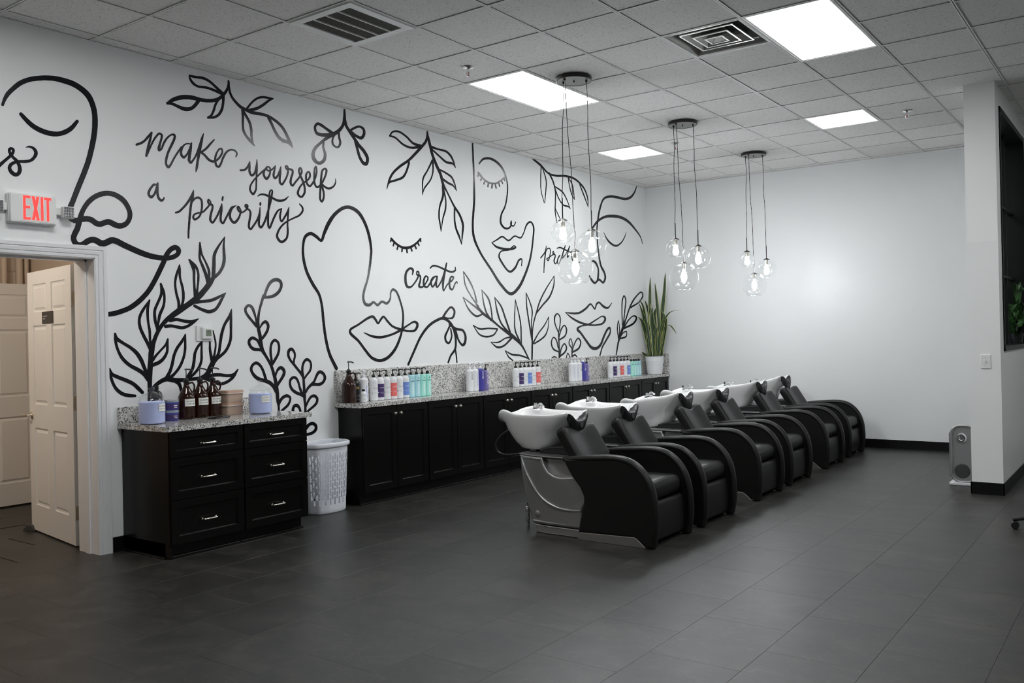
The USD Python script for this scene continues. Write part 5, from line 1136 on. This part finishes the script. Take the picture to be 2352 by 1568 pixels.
for i, L in enumerate(LEAVES):
    dy = rng.uniform(-0.055, 0.055); pts = []
    for q, (x, z) in enumerate(L):                 # leaves on the wall side lean out along the counter instead of into the wall
        y = dy * (1 - 0.2 * q)
        if x < 0.055:
            f = (EYE[0] - 0.055) / (EYE[0] - x); y += 11.065 * (f - 1); z = EYE[2] + (z - EYE[2]) * f; x = 0.055
        pts.append((x - 0.205, y, z - ZC))
    narrow = i in (11, 12, 13, 10)
    mesh, uv = blade(pts, 0.028 if narrow else rng.uniform(0.044, 0.060), rng.uniform(-0.25, 0.6) + (0.5 if i % 4 == 0 else 0), waves=0.3)
    obj('leaf', mesh, leaf_mat, pl, smooth=True, uv=uv)
# ================================================================== BACKWASH CHAIRS
# local frame: x forward (towards the room), y across, z up; x = 0 lies at the rear of the silver shell
X0 = 2.105
def L(pts): return [(a - X0, b) for a, b in pts]
def smooth_closed(pts, n=6):
    p = np.array(pts); q = np.vstack([p[-1], p, p[0], p[1]])
    return spline(q, n)[n:-n - 1]
def resample(pts, n, closed=True):
    g = Polygon(pts).exterior if closed else shapely.LineString(pts)
    return np.array([g.interpolate(k / (n if closed else n - 1), normalized=True).coords[0] for k in range(n)])
HW = 0.300
def make_unit():
    u = thing('backwash_chair', 'x', 'shampoo chair', group='row of six backwash chairs')
    # silver shell: body with a scooped upper front, plinth, raised rib, round boss
    prof = [(2.062, 0.565), (2.070, 0.50), (2.096, 0.38), (2.132, 0.25), (2.180, 0.13), (2.205, 0.066), (2.66, 0.066), (2.66, 0.20), (2.72, 0.30), (2.66, 0.40), (2.60, 0.445), (2.55, 0.440), (2.48, 0.432), (2.42, 0.440), (2.37, 0.465), (2.335, 0.505), (2.315, 0.545), (2.312, 0.568)]
    def waist(m):
        v = m.vertices.copy(); k = np.interp(v[:, 0] + X0, [2.06, 2.13, 2.22, 2.36, 2.7], [0.74, 0.86, 0.94, 1.0, 1.0]); v[:, 1] *= k; m = m.copy(); m.vertices = v; return m
    def dense(poly, y0, y1, r=0.018):
        pts = resample(L(poly), 110); m = puff_xz(pts, y0, y1, r); return waist(m)
    obj('base_shell', dense(prof, -0.265, 0.265), silver, u, smooth=50)
    inner = [(2.13, 0.560), (2.16, 0.30), (2.30, 0.10), (2.62, 0.10), (2.62, 0.44), (2.575, 0.565)]
    obj('base_core', dense(inner, -0.225, 0.225, 0.02), silver, u, smooth=50)
    obj('base_plinth', dense([(2.232, 0.060), (2.238, 0.0), (2.66, 0.0), (2.66, 0.060)], -0.255, 0.255, 0.006), silver, u, smooth=40)
    top = [(2.056, 0.563), (2.056, 0.574), (2.60, 0.574), (2.60, 0.563)]
    obj('top_plate', dense(top, -0.262, 0.262, 0.004), silver, u, smooth=40)
    rib = spline(L([(2.092, 0.545), (2.115, 0.50), (2.152, 0.435), (2.209, 0.362), (2.262, 0.302), (2.322, 0.255), (2.40, 0.219), (2.47, 0.200), (2.56, 0.194), (2.65, 0.199)]), 6)
    ribs = []
    for s in (-1, 1):
        k = np.interp(rib[:, 0] + X0, [2.06, 2.13, 2.22, 2.36, 2.7], [0.74, 0.86, 0.94, 1.0, 1.0])
        ribs.append(tube(np.column_stack([rib[:, 0], s * 0.264 * k, rib[:, 1]]), np.interp(np.linspace(0, 1, len(rib)), [0, 0.15, 0.8, 1], [0.006, 0.011, 0.011, 0.007]), 10))
    for m in ribs: obj('raised_rib', m, silver, u)
    boss = lathe([(0, 0), (0.038, 0), (0.036, 0.007), (0.026, 0.014), (0.012, 0.018), (0, 0.019)], 28)
    for s in (-1, 1): obj('boss', moved(remap(boss, lambda a, b, c: (a, s * c, b)), 2.262 - X0, s * 0.238, 0.138), silver, u)
    # arms: padded side panels with a rolled edge
    arm = [(2.530, 0.572), (2.66, 0.583), (2.80, 0.594), (2.93, 0.602), (3.01, 0.598), (3.08, 0.580), (3.145, 0.540), (3.20, 0.480), (3.238, 0.405), (3.258, 0.32), (3.266, 0.23), (3.266, 0.12), (3.258, 0.004), (3.205, 0.004), (3.117, 0.068), (2.85, 0.060), (2.648, 0.052), (2.66, 0.12), (2.695, 0.24), (2.700, 0.31), (2.668, 0.375), (2.610, 0.438), (2.560, 0.510)]
    ap = resample(L(arm), 150)
    roll = spline(L([(2.520, 0.566), (2.66, 0.577), (2.80, 0.588), (2.93, 0.596), (3.01, 0.592), (3.08, 0.574), (3.142, 0.535), (3.195, 0.476), (3.232, 0.402), (3.251, 0.32), (3.258, 0.23), (3.256, 0.12), (3.246, 0.02)]), 6)
    for s in (-1, 1):
        y0, y1 = (-HW, -HW + 0.060) if s < 0 else (HW - 0.060, HW)
        a = obj('arm', puff_xz(ap, y0, y1, 0.016), leather, u, smooth=45)
        rr = np.interp(np.linspace(0, 1, len(roll)), [0, 0.1, 0.9, 1.0], [0.016, 0.026, 0.026, 0.018])
        # flattened roll, a little wider than the panel
        rm = tube(np.column_stack([roll[:, 0], np.zeros(len(roll)), roll[:, 1]]), rr, 14); rm.vertices[:, 1] *= 1.38; rm.apply_translation((0, (y0 + y1) / 2, 0))
        obj('rolled_edge', rm, leather, a, smooth=60)
    for s in (-1, 1): obj('kick_plate', puff_xz(resample(L([(2.642, 0.0), (2.652, 0.054), (3.113, 0.067), (3.197, 0.0)]), 60), s * 0.268 - 0.028, s * 0.268 + 0.028, 0.003), plinth_metal, u, smooth=30)
    # seat, front apron, backrest
    seat = rbox(0.62, 0.470, 0.135, 0.055, 0.035, 16)
    v = seat.vertices; v[:, 2] -= 0.018 * np.clip((v[:, 0] + 0.1) / -0.3, 0, 1) ; v[:, 2] += 0.010 * (1 - (v[:, 1] / 0.235) ** 2) * (v[:, 2] > 0)
    seat.apply_translation((2.910 - X0, 0, 0.372)); obj('seat', seat, leather, u, smooth=60)
    apron = rbox(0.075, 0.470, 0.275, 0.024, 0.05, 12); v = apron.vertices; v[:, 0] += 0.012 * (1 - (v[:, 2] / 0.14) ** 2); apron.apply_translation((3.185 - X0, 0, 0.165)); obj('apron', apron, leather, u, smooth=60)
    obj('seat_base', bx(2.66 - X0, 3.16 - X0, -0.245, 0.245, 0.03, 0.31), rubber, u, smooth=False)
    bk_ = rbox(0.105, 0.440, 0.48, 0.038, 0.03, 14); v = bk_.vertices
    c = np.clip((v[:, 2] + 0.02) / 0.26, 0, 1)
    v[:, 2] -= 0.040 * np.exp(-(v[:, 1] / 0.085) ** 2) * c ** 2            # neck dip in the top edge
    v[:, 0] -= 0.022 * np.exp(-(v[:, 1] / 0.13) ** 2) * (v[:, 0] > 0)      # hollow face
    v[:, 0] -= 0.05 * np.clip(-v[:, 2] / 0.24, 0, 1) ** 2
    bk_.apply_transform(trimesh.transformations.rotation_matrix(math.radians(-33), [0, 1, 0])); bk_.apply_translation((2.566 - X0, 0, 0.577)); obj('backrest', bk_, leather, u, smooth=60)
    obj('backrest_bracket', cat(bx(2.48 - X0, 2.62 - X0, -0.16, 0.16, 0.44, 0.56)), rubber, u, smooth=False)
    # yoke between shell and basin
    yoke = cat(puff_xz(resample(L([(2.20, 0.572), (2.20, 0.606), (2.30, 0.632), (2.44, 0.640), (2.48, 0.60), (2.48, 0.572)]), 50), -0.13, 0.13, 0.012))
    obj('tilt_mount', yoke, rubber, u, smooth=40)
    # basin
    pv = np.array([2.265 - X0, 0.0, 0.635])
    n = 72; th_ = np.arange(n) * 2 * math.pi / n
    def ring(z, xa, xb, b, e=2.4, dz=None, skew=0.0):
        cx, a = (xa + xb) / 2 - X0, (xb - xa) / 2
        ct, st = np.cos(th_), np.sin(th_)
        x = cx + a * np.sign(ct) * np.abs(ct) ** (2 / e); y = b * np.sign(st) * np.abs(st) ** (2 / e)
        zz = np.full(n, z) + (dz(th_, x + X0, y) if dz else 0)
        x = x + 0.045 * np.exp(-((np.abs(y) - 0.165) / 0.05) ** 2) * np.clip((ct - 0.3) / 0.4, 0, 1) * np.clip((z - 0.74) / 0.12, 0, 1)
        return np.column_stack([x, y, zz])
    def lip(t, x, y):
        f = np.clip((x - 2.30) / 0.13, 0, 1)
        notch = -0.060 * np.exp(-(y / 0.092) ** 4) * f ** 1.2
        hump = 0.030 * np.exp(-((x - 1.925) / 0.085) ** 2)
        horn = 0.020 * f * np.exp(-((np.abs(y) - 0.15) / 0.06) ** 2)
        return notch + hump + horn
    def lip2(t, x, y): return lip(t, x, y) * 0.82
    def lip3(t, x, y): return lip(t, x, y) * 0.45
    def tip(f): return lambda t, x, y: f(t, x, y) - 0.045 * np.clip((1.86 - x) / 0.06, 0, 1) ** 1.5
    outer = [ring(0.600, 2.03, 2.20, 0.075, 2.0), ring(0.597, 1.985, 2.26, 0.110, 2.2), ring(0.607, 1.965, 2.285, 0.128, 2.2), ring(0.650, 1.925, 2.315, 0.158), ring(0.700, 1.890, 2.345, 0.183), ring(0.745, 1.866, 2.380, 0.203, 2.5), ring(0.786, 1.846, 2.415, 0.219, 2.6, lip3),
             ring(0.818, 1.806, 2.440, 0.230, 2.7, tip(lip2)), ring(0.845, 1.792, 2.455, 0.238, 2.8, tip(lip)), ring(0.864, 1.793, 2.460, 0.240, 2.8, tip(lip)), ring(0.874, 1.808, 2.452, 0.232, 2.8, tip(lip))]
    inn = [ring(0.871, 1.828, 2.438, 0.218, 2.7, tip(lip)), ring(0.850, 1.852, 2.424, 0.203, 2.6, lip), ring(0.79, 1.885, 2.38, 0.188, 2.5, lip3), ring(0.72, 1.93, 2.32, 0.162, 2.4), ring(0.66, 1.985, 2.27, 0.12, 2.2), ring(0.648, 2.06, 2.19, 0.05, 2.0)]
    bw_ = loft(outer + inn, True, True); bw_.vertices -= pv
    b = obj('basin', bw_, ceramic, u, smooth=70)
    bp_ = stage.GetPrimAtPath(b); bx_ = UsdGeom.Xformable(bp_); bx_.AddTranslateOp().Set(Gf.Vec3d(*pv)); bx_.AddRotateYOp().Set(0.0)
    # neck rest in the notch: thick U of black rubber
    ys = np.linspace(-0.118, 0.118, 25)
    zc_ = np.array([0.868 + lip(0, np.array([2.45]), np.array([y]))[0] for y in ys])
    NR = []
    sec = np.array([(-0.040, 0.012), (0.010, 0.024), (0.034, 0.010), (0.036, -0.030), (0.018, -0.085), (0.004, -0.110), (-0.010, -0.090), (-0.030, -0.030)])
    for y, z in zip(ys, zc_):
        k = 1 - 0.35 * abs(y / 0.118) ** 3
        NR.append(np.column_stack([2.468 - X0 + sec[:, 0] * k, np.full(len(sec), y), z - 0.012 * abs(y / 0.118) ** 2 + sec[:, 1] * k * 0.9]))
    nr = loft(NR, True, True); nr.vertices -= pv; nr.fix_normals()
    obj('neck_rest', nr, rubber, b, smooth=50)
    pad = moved(remap(cyl(0.021, 0.006, 20), lambda p, q, r: (r, p, q)), 2.502 - X0, 0, 0.790); pad.vertices -= pv
    obj('neck_rest_stud', pad, grey_rubber, b)
    fc = cat(moved(rbox(0.075, 0.05, 0.036, 0.010), 1.985 - X0, 0.165, 0.885), tube(spline([(1.99 - X0, 0.165, 0.895), (2.01 - X0, 0.150, 0.918), (2.05 - X0, 0.120, 0.922), (2.09 - X0, 0.09, 0.905)], 5), 0.011, 10), moved(cyl(0.016, 0.03, 14), 1.96 - X0, 0.165, 0.897))
    fc.vertices -= pv; obj('faucet', fc, chrome, b)
    hose = tube(spline([(1.87 - X0, -0.05, 0.735), (1.78 - X0, -0.06, 0.68), (1.725 - X0, -0.06, 0.61), (1.735 - X0, -0.055, 0.555), (1.80 - X0, -0.05, 0.530), (1.92 - X0, -0.04, 0.540), (2.06 - X0, -0.02, 0.570), (2.16 - X0, 0.0, 0.585)], 8), 0.0075, 8)
    obj('hose', hose, rubber, u)
    obj('waste_pipe', tube(spline([(2.02 - X0, -0.02, 0.612), (2.045 - X0, -0.02, 0.585), (2.09 - X0, -0.015, 0.572)], 6), 0.011, 10), chrome, u)
    trap = cat(tube(spline([(2.165 - X0, -0.115, 0.235), (2.135 - X0, -0.120, 0.232), (2.10 - X0, -0.125, 0.205), (2.082 - X0, -0.128, 0.175), (2.080 - X0, -0.128, 0.150)], 6), 0.0085, 10),
               moved(lathe([(0, 0), (0.020, 0), (0.022, 0.010), (0.020, 0.030), (0.014, 0.042), (0, 0.044)], 18), 2.080 - X0, -0.128, 0.120), moved(lathe([(0, 0), (0.012, 0.002), (0.018, 0.03), (0.016, 0.085), (0, 0.09)], 16), 2.078 - X0, -0.128, 0.036), moved(cyl(0.012, 0.036, 12), 2.078 - X0, -0.128, 0.0))
    obj('supply_valve', trap, chrome, u)
    return u
unit = make_unit()
UNITS = [(2.105, 5.555, 0.0, 'black backwash chair with white basin nearest the camera, its silver base in full view'), (2.110, 6.335, 0.0, 'second black backwash chair from the camera, with a level white basin'), (2.075, 7.530, -8.0, 'third black backwash chair from the camera, its white basin tipped up'),
         (2.050, 8.390, -3.5, 'fourth black backwash chair from the camera'), (2.030, 9.560, -7.5, 'fifth black backwash chair from the camera, last but one before the rear wall'), (1.995, 10.510, -13.0, 'black backwash chair farthest from the camera, its basin tipped steeply up')]
for k, (x, y, tilt, lab) in enumerate(UNITS):
    if k == 0:
        p = stage.GetPrimAtPath(unit); p.GetAttribute('xformOp:translate').Set(Gf.Vec3d(x, y, 0.0)); tags(p, label=lab)
    else:
        c = copy(unit, lab, (x, y, 0.0), instanceable=False)
        stage.GetPrimAtPath(c + '/basin').GetAttribute('xformOp:rotateY').Set(float(tilt))

# ================================================================== RIGHT SIDE
hu = thing('portable_heater', 'silver rounded portable unit on the floor half hidden behind the partition end', 'portable heater', (4.668, 8.90, 0.0))
sil = plain('heater_silver', (0.42, 0.42, 0.42), 0.35, 0.7)
rr_ = sbox(-0.11, 0.035, 0.11, 0.555).buffer(-0.08).buffer(0.08, quad_segs=8)
rr_ = shapely.affinity.translate(rr_, 0, 0) if False else rr_
obj('housing', moved(xz(rr_, -0.05, 0.06), x=-0.085), sil, hu, smooth=40)
ringp = [(a - 0.085, -0.055, b) for a, b in resample(list(rr_.exterior.coords)[:-1], 60)]
obj('tubular_frame', tube(ringp, 0.012, 10, closed=True), sil, hu)
obj('back_box', cbx(-0.235, 0.02, 0.055, 0.17, 0.06, 0.48, 0.01), plain('heater_grey', (0.16, 0.16, 0.165), 0.4), hu, smooth=False)
obj('knob', moved(remap(lathe([(0.012, 0), (0.040, 0), (0.044, 0.010), (0.036, 0.018), (0.022, 0.018), (0.018, 0.008), (0.0, 0.008)], 28), lambda a, b, c: (a, -c, b)), -0.105, -0.05, 0.44), chrome, hu)
obj('round_grille', cat(moved(remap(lathe([(0, 0.004), (0.062, 0.004), (0.068, 0.0)], 30), lambda a, b, c: (a, -c, b)), -0.105, -0.05, 0.135)), grey_rubber, hu)
obj('feet', cat(cbx(-0.215, 0.02, -0.07, 0.12, 0.0, 0.03, 0.006)), plastic_white, hu, smooth=False)

st = thing('rolling_stool', 'black star-base stool at the right edge of the picture, one leg in view', 'stool', (5.505, 7.13, 0.0))
for k in range(5):
    a = math.radians(183 + 72 * k); c, s = math.cos(a), math.sin(a)
    lg = tube(spline([(0.02 * c, 0.02 * s, 0.115), (0.12 * c, 0.12 * s, 0.105), (0.24 * c, 0.24 * s, 0.082), (0.315 * c, 0.315 * s, 0.066)], 6), np.linspace(0.021, 0.014, 19), 10)
    l_ = obj('leg', lg, plastic_black, st)
    cw = remap(lathe([(0, -0.011), (0.024, -0.011), (0.027, -0.006), (0.027, 0.006), (0.024, 0.011), (0, 0.011)], 18), lambda p, q, r: (p, r, q)); 
    obj('caster', moved(cat(moved(cw, 0, -0.014, 0.0275), moved(cw, 0, 0.014, 0.0275), moved(cyl(0.007, 0.04, 10), 0, 0, 0.03)), 0.300 * c, 0.300 * s, 0.0, math.degrees(a)), rubber, l_)
obj('column', cat(moved(cyl(0.030, 0.16, 20), z=0.09), moved(cyl(0.014, 0.24, 16), z=0.22)), plastic_black, st)
obj('seat', moved(rbox(0.30, 0.30, 0.08, 0.035), z=0.48), leather, st, smooth=60)

wp = thing('window_plant', 'green broad-leaved plant on the sill of the black-framed partition window', 'potted plant', (4.885, 10.195, WZ0 + 0.0455))
obj('pot', lathe([(0, 0), (0.042, 0), (0.056, 0.10), (0.052, 0.10), (0.048, 0.088), (0, 0.088)], 28), plastic_black, wp)
for k, (dx, dy, dz, w_, tn) in enumerate([(0.02, -0.40, 0.22, 0.07, 1.2), (0.03, -0.30, 0.40, 0.06, 0.8), (0.05, -0.36, 0.10, 0.08, 1.5), (-0.02, -0.22, 0.30, 0.09, 0.2), (0.10, -0.20, 0.45, 0.07, 2.0), (0.12, -0.10, 0.30, 0.09, 0.6), (0.02, -0.10, 0.50, 0.08, 1.0), (0.09, -0.26, 0.16, 0.09, 2.4), (-0.03, -0.14, 0.16, 0.09, 0.5), (0.13, -0.02, 0.20, 0.08, 1.1)]):
    p = [(0, 0, 0.08), (dx * 0.35, dy * 0.25, 0.08 + dz * 0.75), (dx * 0.7, dy * 0.62, 0.08 + dz * 1.05), (dx, dy, 0.08 + dz * 0.85)]
    mesh, uv = blade(p, w_, tn, waves=0.2); obj('leaf', mesh, leaf_green, wp, smooth=True)

ds = thing('doorstop', 'small grey rubber doorstop on the floor by the open door', 'doorstop', (-1.33, 3.36, 0.0), 20.0)
obj('wedge', xz(Polygon([(-0.06, 0.0005), (0.06, 0.0005), (0.06, 0.008), (0.02, 0.045), (-0.01, 0.045), (-0.06, 0.006)]), -0.025, 0.025), grey_rubber, ds, smooth=False)
